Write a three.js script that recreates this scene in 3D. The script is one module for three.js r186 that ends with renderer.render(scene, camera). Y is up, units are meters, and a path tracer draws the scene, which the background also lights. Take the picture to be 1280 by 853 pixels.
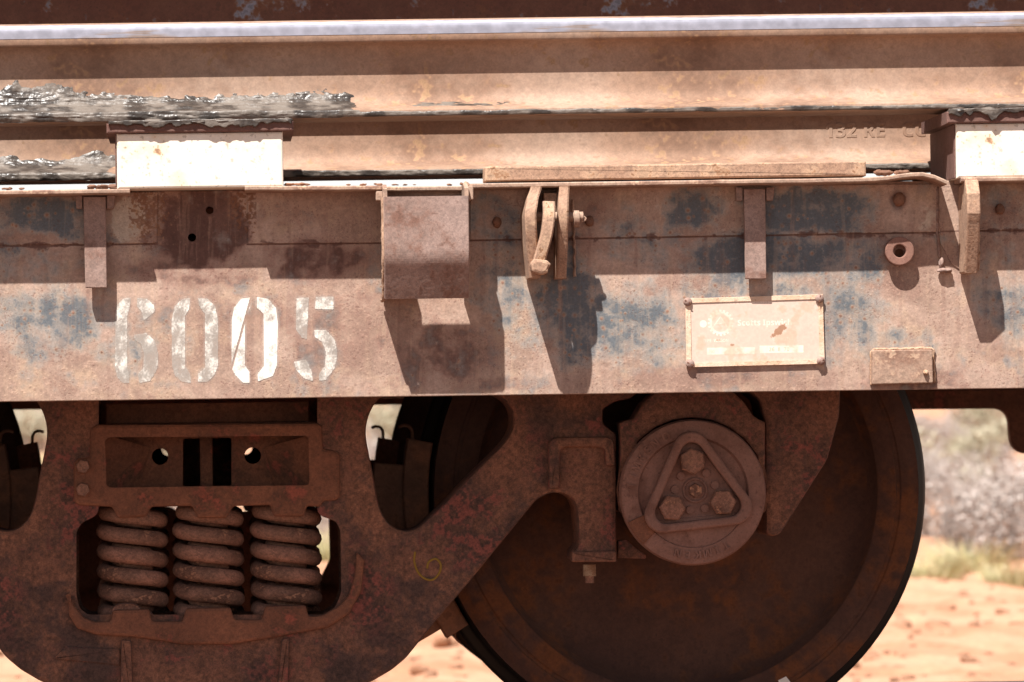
import * as THREE from 'three';
import { mergeGeometries, mergeVertices, toCreasedNormals } from 'three/addons/utils/BufferGeometryUtils.js';
import { TextGeometry } from 'three/addons/geometries/TextGeometry.js';
import { FontLoader } from 'three/addons/loaders/FontLoader.js';

// ---------------------------------------------------------------- camera, sky, sun, exposure
const F = 5500, CX = 270, CY = 540, CD = 8, EYE = 0.591, ROLL = 0.0133;
const scene = new THREE.Scene();
const camera = new THREE.PerspectiveCamera(2 * Math.atan(426.5 / F) * 180 / Math.PI, 1280 / 853, 0.5, 4000);
camera.position.set(0, EYE, CD);
camera.rotation.set(0, 0, -ROLL);
camera.setViewOffset(1280, 853, 640 - CX, 426.5 - CY, 1280, 853);
camera.focus = 8.05; camera.userData.fStop = 9;
const renderer = new THREE.WebGLRenderer({ antialias: true });
renderer.setSize(1024, 682);
renderer.toneMapping = THREE.LinearToneMapping;
renderer.toneMappingExposure = 2.05;
renderer.shadowMap.enabled = true;
const SUN = new THREE.Vector3(-0.6, 2.1, 1).normalize();
{ // clear noon sky: pale dusty band along the horizon, blue overhead, a soft glow round the sun
  const w = 256, h = 128, px = new Float32Array(w * h * 4), d = new THREE.Vector3();
  for (let j = 0; j < h; j++) for (let i = 0; i < w; i++) {
    const el = ((j + .5) / h - .5) * Math.PI, az = ((i + .5) / w - .5) * 2 * Math.PI; d.set(Math.cos(el) * Math.cos(az), Math.sin(el), Math.cos(el) * Math.sin(az));
    const t = Math.pow(Math.max(0, Math.sin(el) - .08), .42), g = .25 * Math.pow(Math.max(0, d.dot(SUN)), 24), k = 4 * (j * w + i), hz = [.52, .51, .49], ze = [.025, .05, .11];
    for (let c = 0; c < 3; c++) px[k + c] = hz[c] + (ze[c] - hz[c]) * Math.min(1, t * 1.15) + g; px[k + 3] = 1;
  }
  const t = new THREE.DataTexture(px, w, h, THREE.RGBAFormat, THREE.FloatType); t.mapping = THREE.EquirectangularReflectionMapping; t.magFilter = t.minFilter = THREE.LinearFilter; t.needsUpdate = true;
  scene.background = t; scene.environment = t;
}
const sun = new THREE.DirectionalLight(0xfff9f2, 5);
sun.name = 'sun';
sun.position.copy(SUN).multiplyScalar(40).add(new THREE.Vector3(1, 0, -6)); sun.target.position.set(1, 0, -6);
sun.castShadow = true; sun.shadow.mapSize.set(4096, 4096);
Object.assign(sun.shadow.camera, { left: -26, right: 26, top: 26, bottom: -26, near: 1, far: 120 });
scene.add(sun, sun.target);

// ---------------------------------------------------------------- helpers
let rs = 7;
function rnd() { rs = (rs * 1664525 + 1013904223) >>> 0; return rs / 4294967296; }
const seed = (n) => { rs = (n * 2654435761) >>> 0; for (let i = 0; i < 4; i++) rnd(); };
const R = (a, b) => a + (b - a) * rnd();
const clamp = (x, a = 0, b = 1) => Math.min(b, Math.max(a, x));
const sstep = (a, b, x) => { const t = clamp((x - a) / (b - a)); return t * t * (3 - 2 * t); };
const mix = (a, b, t) => a + (b - a) * t;
function hash(x, y, s) { let h = (x * 374761393 + y * 668265263 + s * 2147483647 + s * 974634777) | 0; h = Math.imul(h ^ (h >>> 13), 1274126177); h ^= h >>> 16; return (h >>> 0) / 4294967296; }
function vnoise(x, y, s, p = 1 << 20) {
  const xi = Math.floor(x), yi = Math.floor(y), fx = x - xi, fy = y - yi, u = fx * fx * (3 - 2 * fx), v = fy * fy * (3 - 2 * fy);
  const x0 = ((xi % p) + p) % p, x1 = (x0 + 1) % p, y0 = ((yi % p) + p) % p, y1 = (y0 + 1) % p;
  return mix(mix(hash(x0, y0, s), hash(x1, y0, s), u), mix(hash(x0, y1, s), hash(x1, y1, s), u), v);
}
// fractal noise in 0..1; p = lattice period of the first octave (tiles when x and y run over p)
function fbm(x, y, s, o = 4, p = 0) { let a = 0, w = 0.5, t = 0, q = p || 1 << 20; for (let i = 0; i < o; i++) { a += w * vnoise(x, y, s + i * 17, q); t += w; w *= 0.55; if (p) { x *= 2; y *= 2; q *= 2; } else { const X = 1.63 * x - 1.19 * y + 7.3; y = 1.19 * x + 1.63 * y + 3.1; x = X; } } return a / t; }
// a point of the photograph's picture plane at depth z, in metres
function W(u, v, z = 0) {
  const a = u - CX, b = v - CY, k = (CD - z) / F, c = Math.cos(ROLL), s = Math.sin(ROLL);
  return [(a * c - b * s) * k, EYE - (a * s + b * c) * k];
}
const V3 = (u, v, z) => { const [x, y] = W(u, v, z); return new THREE.Vector3(x, y, z); };
const mpp = (z) => (CD - z) / F;                       // metres for one photograph pixel at depth z
const used = {};
const numbered = (n) => { used[n] = (used[n] ?? -1) + 1; return used[n] ? n + '_' + String(used[n]).padStart(3, '0') : n; };
function tag(o, label, category, group) { o.userData.label = label; if (category) o.userData.category = category; if (group) o.userData.group = group; return o; }
function thing(name, label, category, group) { const g = new THREE.Group(); g.name = numbered(name); scene.add(g); return tag(g, label, category, group); }
function mesh(name, geo, mat, parent) {
  const m = new THREE.Mesh(geo, mat); m.name = parent === scene ? numbered(name) : name; m.castShadow = m.receiveShadow = true;
  (parent ?? scene).add(m); return m;
}
function part(name, parent) { const g = new THREE.Group(); g.name = name; parent.add(g); return g; }
// texture coordinates in metres from the side a face points to
function buv(g) {
  if (g.index) g = g.toNonIndexed();
  const p = g.attributes.position, uv = new Float32Array(p.count * 2), a = new THREE.Vector3(), b = new THREE.Vector3(), c = new THREE.Vector3();
  for (let i = 0; i < p.count; i += 3) {
    a.fromBufferAttribute(p, i); b.fromBufferAttribute(p, i + 1); c.fromBufferAttribute(p, i + 2);
    const n = b.clone().sub(a).cross(c.clone().sub(a)), ax = Math.abs(n.x), ay = Math.abs(n.y), az = Math.abs(n.z);
    [a, b, c].forEach((q, k) => { const [s, t] = az >= ax && az >= ay ? [q.x, q.y] : ax >= ay ? [q.z, q.y] : [q.x, q.z]; uv[2 * (i + k)] = s; uv[2 * (i + k) + 1] = t; });
  }
  g.setAttribute('uv', new THREE.BufferAttribute(uv, 2)); return g;
}
function chaikin(pts, n = 2) {
  for (let k = 0; k < n; k++) { const q = []; pts.forEach((a, i) => { const b = pts[(i + 1) % pts.length]; q.push([a[0] * .75 + b[0] * .25, a[1] * .75 + b[1] * .25], [a[0] * .25 + b[0] * .75, a[1] * .25 + b[1] * .75]); }); pts = q; }
  return pts;
}
// round only the corners: cut r pixels off each side before smoothing
function rounded(pts, r = 6) {
  const q = [];
  pts.forEach((b, i) => {
    const a = pts[(i + pts.length - 1) % pts.length], c = pts[(i + 1) % pts.length], la = Math.hypot(a[0] - b[0], a[1] - b[1]), lc = Math.hypot(c[0] - b[0], c[1] - b[1]), ra = Math.min(r, la * .45), rc = Math.min(r, lc * .45);
    const A = [b[0] + (a[0] - b[0]) / la * ra, b[1] + (a[1] - b[1]) / la * ra], C = [b[0] + (c[0] - b[0]) / lc * rc, b[1] + (c[1] - b[1]) / lc * rc];
    for (const t of [0, .33, .67, 1]) q.push([(1 - t) ** 2 * A[0] + 2 * t * (1 - t) * b[0] + t * t * C[0], (1 - t) ** 2 * A[1] + 2 * t * (1 - t) * b[1] + t * t * C[1]]);
  });
  return q;
}
const ring = (u, v, r, n = 20) => Array.from({ length: n }, (_, i) => [u + r * Math.cos(i / n * Math.PI * 2), v + r * Math.sin(i / n * Math.PI * 2)]);
const rect = (a, b, c, d) => [[a, b], [c, b], [c, d], [a, d]];
function shapeOf(pts, z, holes = []) {
  const s = new THREE.Shape(pts.map(([u, v]) => new THREE.Vector2(...W(u, v, z))));
  for (const h of holes) s.holes.push(new THREE.Path(h.map(([u, v]) => new THREE.Vector2(...W(u, v, z)))));
  return s;
}
// outline in photograph pixels at the depth of its front face, thickness in metres
function ext(pts, z, depth, { holes = [], bevel = 0.002, raw = false } = {}) {
  const b = Math.min(bevel, depth * .4);
  const g = new THREE.ExtrudeGeometry(shapeOf(pts, z, holes), { depth: depth - 2 * b, bevelEnabled: b > 0, bevelThickness: b, bevelSize: b, bevelOffset: -b, bevelSegments: 2, curveSegments: 6 });
  g.translate(0, 0, z - depth + b);
  return raw ? g : buv(g);
}
// a plate that stands on edge: profile in (z, y) extruded over x
function sidePlate(prof, x0, x1, bevel = 0.0025) {
  const s = new THREE.Shape(prof.map(([z, y]) => new THREE.Vector2(z, y)));
  const g = new THREE.ExtrudeGeometry(s, { depth: x1 - x0 - 2 * bevel, bevelEnabled: true, bevelThickness: bevel, bevelSize: bevel, bevelOffset: -bevel, bevelSegments: 2 });
  g.rotateY(-Math.PI / 2); g.translate(x1 - bevel, 0, 0);   // shape x becomes +z
  return buv(g);
}
function box(x0, x1, y0, y1, z0, z1, bevel = 0.003) {
  const s = new THREE.Shape([new THREE.Vector2(x0, y0), new THREE.Vector2(x1, y0), new THREE.Vector2(x1, y1), new THREE.Vector2(x0, y1)]);
  const b = Math.min(bevel, (z1 - z0) * .4, (y1 - y0) * .4);
  const g = new THREE.ExtrudeGeometry(s, { depth: z1 - z0 - 2 * b, bevelEnabled: b > 0, bevelThickness: b, bevelSize: b, bevelOffset: -b, bevelSegments: 2 });
  g.translate(0, 0, z0 + b); return buv(g);
}
const cyl = (r0, r1, h, n = 24) => { const g = new THREE.CylinderGeometry(r0, r1, h, n); g.rotateX(Math.PI / 2); return g; };   // axis along z, r0 at the +z end
function lump(r, sq, sd, amp = .35) {
  const g = mergeVertices(new THREE.IcosahedronGeometry(r, 2).deleteAttribute('normal').deleteAttribute('uv')), p = g.attributes.position;
  for (let i = 0; i < p.count; i++) { const x = p.getX(i), y = p.getY(i), z = p.getZ(i), k = 1 + amp * (fbm(x / r * 1.3 + 9 + sd, y / r * 1.3 + z / r * 1.7 + 5, sd, 3) * 2 - 1); p.setXYZ(i, x * k * sq[0], y * k * sq[1], z * k * sq[2]); }
  g.computeVertexNormals(); return g;
}
function weldBead(points, r, sd) {     // an uneven welded seam along a line
  const c = new THREE.CatmullRomCurve3(points, false, 'catmullrom', .05), n = Math.max(8, Math.round(c.getLength() / .006)), g = new THREE.TubeGeometry(c, n, r, 6), p = g.attributes.position;
  for (let i = 0; i < p.count; i++) { const x = p.getX(i), y = p.getY(i); const k = (fbm(x * 160, y * 160, sd, 2) - .5) * r * 1.3; p.setXYZ(i, x + k, y + k * .6, p.getZ(i) + k); }
  g.computeVertexNormals(); return buv(g);
}

// ---------------------------------------------------------------- procedural materials
const S2L = (c) => c <= .04045 ? c / 12.92 : ((c + .055) / 1.055) ** 2.4;
const L2S = (c) => c <= .0031308 ? c * 12.92 : 1.055 * c ** (1 / 2.4) - .055;
const hexs = (h) => [(h >> 16 & 255) / 255, (h >> 8 & 255) / 255, (h & 255) / 255];
function dataTex(w, h, data, srgb, rep) {
  const t = new THREE.DataTexture(data, w, h, THREE.RGBAFormat); t.magFilter = THREE.LinearFilter; t.minFilter = THREE.LinearMipmapLinearFilter; t.generateMipmaps = true;
  t.wrapS = t.wrapT = rep ? THREE.RepeatWrapping : THREE.ClampToEdgeWrapping; if (srgb) t.colorSpace = THREE.SRGBColorSpace; if (rep) t.repeat.set(1 / rep[0], 1 / rep[1]); t.needsUpdate = true; return t;
}
// fn(x, y in 0..1, px, py) -> [r, g, b (sRGB 0..1), height 0..1, roughness 0..1]
function bake(w, h, size, fn, { bump = .001, rough = .85, metal = 0, extra = {} } = {}) {
  const c = new Uint8Array(w * h * 4), b = new Uint8Array(w * h * 4), q = new Uint8Array(w * h * 4);
  for (let j = 0; j < h; j++) for (let i = 0; i < w; i++) {
    const [r, g, bl, ht, ro] = fn(i / w, j / h, i, j), k = 4 * (j * w + i);
    c[k] = clamp(r) * 255; c[k + 1] = clamp(g) * 255; c[k + 2] = clamp(bl) * 255; c[k + 3] = 255;
    b[k] = b[k + 1] = b[k + 2] = clamp(ht) * 255; b[k + 3] = 255; q[k] = q[k + 1] = q[k + 2] = clamp(ro ?? rough) * 255; q[k + 3] = 255;
  }
  const m = new THREE.MeshPhysicalMaterial({ map: dataTex(w, h, c, true, size), bumpMap: dataTex(w, h, b, false, size), bumpScale: bump, roughnessMap: dataTex(w, h, q, false, size), roughness: 1, metalness: metal, ...extra });
  return m;
}
const lerp3 = (a, b, t) => [mix(a[0], b[0], t), mix(a[1], b[1], t), mix(a[2], b[2], t)];
// tiling noise fields, computed once and read with shifts
const NF = 512, field = (p, o, sd) => { const f = new Float32Array(NF * NF); for (let j = 0; j < NF; j++) for (let i = 0; i < NF; i++) f[j * NF + i] = fbm(i / NF * p, j / NF * p, sd, o, p); return f; };
const N4 = field(4, 7, 1), N8 = field(9, 6, 2), N16 = field(19, 5, 3), N48 = field(53, 3, 4), N128 = field(131, 2, 5);
const look = (f, i, j, s) => f[((j + s * 131) & 511) * NF + ((i + s * 197) & 511)];
// rust: coarse soft patches between two browns, a third colour in ragged blotches, a fourth in fine specks, pits and grain
function rust(sd, size, { a, b, c, cAmt = .5, d = null, dAmt = .58, dFine = .5, bump = .0012, rough = .88, grain = .1, patchy = false }) {
  const A = hexs(a), B = hexs(b), C = hexs(c), D = d === null ? null : hexs(d);
  return bake(NF, NF, [size, size], (x, y, i, j) => {
    const n1 = look(N4, i, j, sd), n2 = look(N8, i, j, sd + 3), n3 = look(N48, i, j, sd + 5), n5 = look(N16, i, j, sd + 7), n6 = look(N128, i, j, sd), g = hash(i, j, sd);
    let col = lerp3(A, B, sstep(.32, .68, n1 * .75 + n5 * .25));
    col = lerp3(col, C, sstep(cAmt - .08, cAmt + .14, n2 * .6 + n3 * .25 + n5 * .15));
    if (D) col = lerp3(col, D, (patchy ? .75 * sstep(.42, .62, n1) : 1) * .85 * sstep(dAmt - .03, dAmt + .07, mix(n2 * .5 + n5 * .5, n3 * .6 + n6 * .4, dFine)));
    const pit = sstep(.62, .74, n3 * .6 + n6 * .4), k = 1 + grain * (g - .5) + grain * 1.4 * (n3 - .5) + grain * (n6 - .5) * 1.5 - .2 * pit;
    return [col[0] * k, col[1] * k, col[2] * k, .5 + .4 * (n3 - .5) + .3 * (n5 - .5) + .3 * (n6 - .5) - .25 * pit, rough + .12 * (n2 - .5)];
  }, { bump, rough });
}
const M = {
  dust: rust(11, .6, { a: 0xae9380, b: 0x9b8170, c: 0x876858, cAmt: .54, d: 0xc0a48b, dAmt: .6, grain: .16 }),
  strap: rust(12, .5, { a: 0x9a837a, b: 0x8c746a, c: 0x78594d, cAmt: .56, grain: .16, bump: .0007 }),
  bogie: rust(21, .7, { a: 0x835944, b: 0x704c3c, c: 0x4d3932, cAmt: .5, d: 0x8e4a3f, dAmt: .54, dFine: .4, bump: .002, grain: .3, patchy: true }),
  bolster: rust(22, .5, { a: 0x87573f, b: 0x754b37, c: 0x5f4031, cAmt: .56, d: 0x995341, dAmt: .6, dFine: .2, bump: .0014, grain: .18 }),
  spring: rust(23, .4, { a: 0x9b6f5c, b: 0x83604f, c: 0x6f4d3e, cAmt: .52, d: 0xb08265, dAmt: .6, bump: .0012, grain: .26 }),
  wheel: rust(24, .9, { a: 0x553a2e, b: 0x472f26, c: 0x653c22, cAmt: .54, bump: .0008, grain: .12, rough: .95 }),
  cap: rust(26, .35, { a: 0x8f6a5d, b: 0x836053, c: 0x755347, cAmt: .55, bump: .0005, grain: .1 }),
  railRust: rust(31, 1.1, { a: 0x9f8573, b: 0x937561, c: 0x7f6250, cAmt: .53, d: 0xae8a68, dAmt: .615, dFine: .75, bump: .0005, grain: .1, rough: .8 }),
  blockCap: rust(33, .4, { a: 0x765850, b: 0x6b4d44, c: 0x5e3e35, cAmt: .55, grain: .14 }),
  white: rust(34, .5, { a: 0xefe7da, b: 0xece2d2, c: 0xe4d5be, cAmt: .58, d: 0xb98a66, dAmt: .67, dFine: .4, bump: .0004, grain: .03, rough: .7 }),
  bar: rust(35, .4, { a: 0xa98a74, b: 0x9b7b66, c: 0xb6977d, cAmt: .54, d: 0x8a664c, dAmt: .6, bump: .0012, grain: .18 }),
  beam: rust(36, .7, { a: 0x74503f, b: 0x684336, c: 0x7d5238, cAmt: .55, d: 0x8a90a0, dAmt: .575, dFine: .35, bump: .0006, grain: .1 }),
  underframe: rust(37, .9, { a: 0x7f5c49, b: 0x6d4e3e, c: 0x8a5e45, cAmt: .55, bump: .001 }),
  steel: bake(512, 128, [.8, .2], (x, y) => { const s = fbm(x * 6, y * 24, 51, 4, 6), n = fbm(x * 60, y * 16, 52, 3, 60), k = .86 + .2 * (n - .5); const c = lerp3(hexs(0xb4b4c2), hexs(0xa58e80), sstep(.6, .75, s)); return [c[0] * k, c[1] * k, c[2] * k, .5 + .3 * (n - .5), .42 + .3 * (s - .3)]; }, { bump: .0003, metal: .35 }),
  shine: new THREE.MeshPhysicalMaterial({ color: 0x3c3733, roughness: .42, metalness: .7 }),
  tar: bake(NF, NF, [.3, .3], (x, y, i, j) => { const n = look(N16, i, j * 2, 3), f = look(N48, i, j, 5), d = look(N8, i, j, 9), c = lerp3(hexs(0x37312d), hexs(0x6d645c), sstep(.34, .6, d * .7 + n * .3)); return [c[0], c[1], c[2], .6 * n + .4 * f, .36 + .2 * sstep(.36, .62, d)]; }, { bump: .0022 }),
  yellow: new THREE.MeshStandardMaterial({ color: 0x8d6e2b, roughness: .9 }),
  palePaint: new THREE.MeshStandardMaterial({ color: 0xd9d6d0, roughness: .7 }),
  nut: rust(38, .1, { a: 0xb09a82, b: 0x9a7f66, c: 0x8b6a52 }),
  sand: bake(1024, 1024, [3, 3], (x, y) => { const n = fbm(x * 6, y * 6, 71, 6, 6), f = fbm(x * 90, y * 90, 72, 3, 90), g = hash(Math.floor(x * 1024), Math.floor(y * 1024), 9), c = lerp3(hexs(0xb07f60), hexs(0xc09375), sstep(.35, .65, n)), k = .95 + .16 * (f - .5) + .08 * (g - .5); return [c[0] * k, c[1] * k, c[2] * k, .5 * n + .5 * f, .95]; }, { bump: .012 }),
};

// the wagon side's own paint: dust over worn blue-grey paint with rust, laid out in photograph pixels at z = 0
const SX0 = -60, SX1 = 1360, SY0 = 215, SY1 = 515;
{
  const w = 2048, h = 440;
  const blob = (u, v, list) => { let m = 0; for (const [x, y, rx, ry, k] of list) { const d = Math.hypot((u - x) / rx, (v - y) / ry); m = Math.max(m, k * (1 - sstep(.35, 1.15, d))); } return m; };
  const blue = [[55, 268, 85, 34, 1], [95, 285, 40, 30, .9], [30, 330, 60, 40, .45], [55, 400, 110, 60, .62], [150, 420, 60, 60, .3], [855, 262, 60, 36, .9], [1020, 265, 115, 40, 1.05], [960, 320, 150, 40, .95], [800, 300, 90, 60, .55], [720, 390, 75, 85, .8], [790, 400, 110, 75, .62], [620, 370, 50, 55, .6], [930, 370, 130, 40, .5], [1040, 390, 80, 70, .72], [1075, 330, 60, 40, .7], [1270, 380, 60, 50, .7], [1245, 280, 60, 60, .35], [610, 280, 50, 60, .5], [680, 440, 60, 60, .3], [1120, 440, 60, 40, .35], [500, 330, 60, 60, .3]];
  const maroon = [[252, 285, 72, 70, 1.7], [250, 340, 120, 26, .7], [400, 325, 100, 36, .95], [460, 400, 90, 70, .55], [560, 440, 80, 60, .62], [350, 270, 60, 24, .35], [520, 440, 70, 60, .6], [100, 300, 60, 20, .4], [620, 262, 26, 26, .7], [745, 262, 30, 30, .7], [700, 300, 90, 14, .5], [870, 305, 80, 16, .6], [1040, 300, 120, 10, .6], [1180, 480, 140, 24, .55], [900, 470, 150, 20, .5], [650, 480, 300, 12, .4], [380, 420, 60, 70, .5], [1255, 265, 25, 25, .8], [1122, 250, 16, 20, 1], [230, 390, 260, 30, .3], [20, 300, 40, 20, .5]];
  const cream = [[160, 275, 30, 34, 1], [1160, 265, 34, 40, .5], [330, 262, 60, 30, .35], [1250, 240, 40, 40, .35]];
  const runs = [[862, 382, 80], [1026, 380, 70], [1125, 334, 90], [1118, 332, 60], [737, 286, 90], [621, 288, 70], [1250, 272, 80], [240, 304, 40], [262, 270, 50], [110, 362, 60], [128, 362, 90], [936, 350, 40], [1210, 345, 110], [1180, 345, 120], [498, 376, 70], [572, 400, 80], [700, 350, 100], [430, 300, 70], [330, 300, 60], [795, 296, 80], [1060, 292, 70]];
  const spots = []; seed(99);
  for (let i = 0; i < 2200; i++) spots.push([R(SX0, SX1), R(SY0, SY1), R(.6, 2.2) * (rnd() < .06 ? 1.5 : 1), R(.3, .9)]);
  const cw = 64, cell = Array.from({ length: cw * 18 }, () => []); for (const s of spots) { const ci = Math.floor((s[0] - SX0) / 24), cj = Math.floor((s[1] - SY0) / 24); for (let a = -1; a <= 1; a++) for (let e = -1; e <= 1; e++) if (ci + a >= 0 && cj + e >= 0) cell[(cj + e) * cw + ci + a]?.push(s); }
  const tan = hexs(0xb09788), tan2 = hexs(0x9d8374), pale = hexs(0xc0a58c), mar = hexs(0x896b5f), drk = hexs(0x553a33), blu = hexs(0x555d64), bl2 = hexs(0x8e8c88), crm = hexs(0xb7aa9a), org = hexs(0x94653f);
  M.sill = bake(w, h, null, (x, y, i, j) => {
    const u = SX0 + (SX1 - SX0) * x, v = SY1 - (SY1 - SY0) * y;                    // texture row 0 is at the bottom
    const n1 = fbm(u / 90, v / 70, 3, 5), n2 = fbm(u / 34, v / 30, 5, 5), n3 = fbm(u / 3, v / 3, 7, 3), n4 = fbm(u / 14, v / 13, 9, 4), g = hash(i, j, 4), st = fbm(u / 9, v / 90, 12, 4);
    let c = lerp3(tan, tan2, sstep(.35, .65, n1)); c = lerp3(c, pale, .7 * sstep(.45, .75, n2));
    c = lerp3(c, mar, .5 * sstep(.5, .74, fbm(u / 50, v / 44, 21, 6)));
    const m = blob(u, v, maroon) * .85 + (n2 - .5) * 1.5 + (n4 - .5) * .9; c = lerp3(c, lerp3(mar, drk, sstep(.5, 1, m)), .88 * sstep(.15, .75, m + (n3 - .5) * .4));
    const b = blob(u, v, blue) + (n2 - .5) * 1.3 + (n4 - .5) * .9 + (st - .5) * .3; c = lerp3(c, bl2, .72 * sstep(.08, .6, b)); c = lerp3(c, blu, .5 * sstep(.4, 1, b)); c = lerp3(c, blu, .75 * sstep(.6, .95, b + (n3 - .5) * .8));
    const seam = u < 200 ? 304.5 - (u - 197) * .0155 : u < 480 ? 305 - (u - 310) * .009 : u < 1175 ? 300.3 - (u - 588) * .0171 : 288.5 - (u - 1204) * .0133, sm = Math.abs(v - seam - 1) / (1.2 + 5.5 * sstep(.45, .75, fbm(u / 17, v / 9, 51, 4))); c = lerp3(c, drk, .75 * (1 - sstep(.5, 1.1, sm)) * (u > 197 && u < 308 ? 0 : 1));
    for (const [ru, rv, rl] of runs) { const dy = v - rv; if (dy > 0 && dy < rl) { const wdt = 2.2 + 2 * fbm(v / 14, ru, 53, 2); c = lerp3(c, mar, .55 * (1 - sstep(.3, 1, Math.abs(u - ru - 3 * (fbm(v / 20, ru, 55, 2) - .5)) / wdt)) * (1 - dy / rl) * (.4 + .8 * n3)); } }
    const q = blob(u, v, cream) + (n4 - .5) * .9; c = lerp3(c, crm, .8 * sstep(.45, .6, q));
    if (v < 350 && u > 160 && u < 320) { const o = blob(u, v, [[185, 265, 34, 50, 1], [305, 262, 30, 44, .9]]) + (n3 - .5) * 2.2; c = lerp3(c, org, .65 * sstep(.7, 1.15, o)); c = lerp3(c, drk, .45 * sstep(.6, .9, o + (n4 - .5) * 2)); }
    let ht = .5 + .26 * (n3 - .5) + .25 * (n4 - .5), ro = .88;
    for (const s of cell[Math.floor((v - SY0) / 24) * cw + Math.floor((u - SX0) / 24)] ?? []) {
      const d = Math.hypot(u - s[0], v - s[1]) / s[2]; if (d > 2.6) continue;
      if (b > .4) { c = lerp3(c, hexs(0xa58c78), .6 * s[3] * (1 - sstep(1, 2.4, d))); c = lerp3(c, hexs(0x835e4d), s[3] * (1 - sstep(.5, 1.1, d))); }
      else c = lerp3(c, mar, .5 * s[3] * (1 - sstep(.4, 1.3, d)));
      ht += (s[3] > .6 ? .3 : -.25) * (1 - sstep(.2, 1.2, d));
    }
    const pim = sstep(.7, .8, n3) * sstep(.4, .6, n1); ht += .22 * pim;                                // caked splashes of mud stand proud
    c = lerp3(c, pale, .25 * pim);
    const fi = fbm(u / 1.6, v / 1.6, 31, 2), dk = sstep(.66, .76, fi) * sstep(.42, .62, fbm(u / 26, v / 22, 33, 3)); c = lerp3(c, drk, .38 * dk); ht -= .2 * dk;
    c = lerp3(c, mar, .22 * sstep(.56, .72, st)); c = lerp3(c, pale, .2 * sstep(.58, .74, fbm(u / 5, v / 60, 35, 4)));
    const k = 1 + .1 * (g - .5) + .18 * (n3 - .5) + .14 * (n4 - .5) + .12 * (fi - .5);
    return [c[0] * k, c[1] * k, c[2] * k, ht, ro];
  }, { bump: .001 });
}
for (const t of [M.sill.map, M.sill.bumpMap, M.sill.roughnessMap]) t.wrapS = t.wrapT = THREE.MirroredRepeatWrapping;
function sillUV(g) {                                                                  // pixel layout of the side's paint, wherever on the side the piece is
  if (g.index) g = g.toNonIndexed();
  const p = g.attributes.position, uv = new Float32Array(p.count * 2), [ax, ay] = W(SX0, 365, 0), [bx, by] = W(SX1, 365, 0), c = Math.cos(ROLL), s = Math.sin(ROLL), k = F / CD;
  for (let i = 0; i < p.count; i++) { const X = p.getX(i) * k, Y = (EYE - p.getY(i)) * k, u = X * c + Y * s + CX, v = -X * s + Y * c + CY; uv[2 * i] = (u - SX0) / (SX1 - SX0); uv[2 * i + 1] = (SY1 - v) / (SY1 - SY0); }
  g.setAttribute('uv', new THREE.BufferAttribute(uv, 2)); return g;
}

// ---------------------------------------------------------------- ground
function groundY(x, z) {
  const n = fbm(x * .12 + 40, z * .12 + 90, 201, 4) - .5;
  let y = -.58;
  y = mix(y, -.2, sstep(-5.6, -4.0, z) * (1 - sstep(1.2, 4, z)));                      // formation under the track
  const rough = sstep(-6, -9, z) * (1 - sstep(-27, -36, z));
  y += n * .14 * sstep(-8, -14, z);
  y += .16 * Math.exp(-(((z + 24 - n * 4) / 2.6) ** 2));                               // graded windrow at the edge of the scrub
  y += rough * (.11 * (fbm(x * 1.3, z * .9, 203, 4) - .5) + .13 * Math.max(0, fbm(x * 3.6, z * 3, 205, 4) - .52) + .035 * (fbm(x * 9, z * 8, 207, 3) - .5));
  y += .02 * (fbm(x * 2, z * 2, 209, 3) - .5);
  y += .25 * sstep(-36, -60, z) + .35 * (fbm(x * .05, z * .05, 211, 3) - .5) * sstep(-40, -80, z) + 2.6 * sstep(-50, -190, z) + 3 * sstep(-190, -900, z);
  return y;
}
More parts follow.
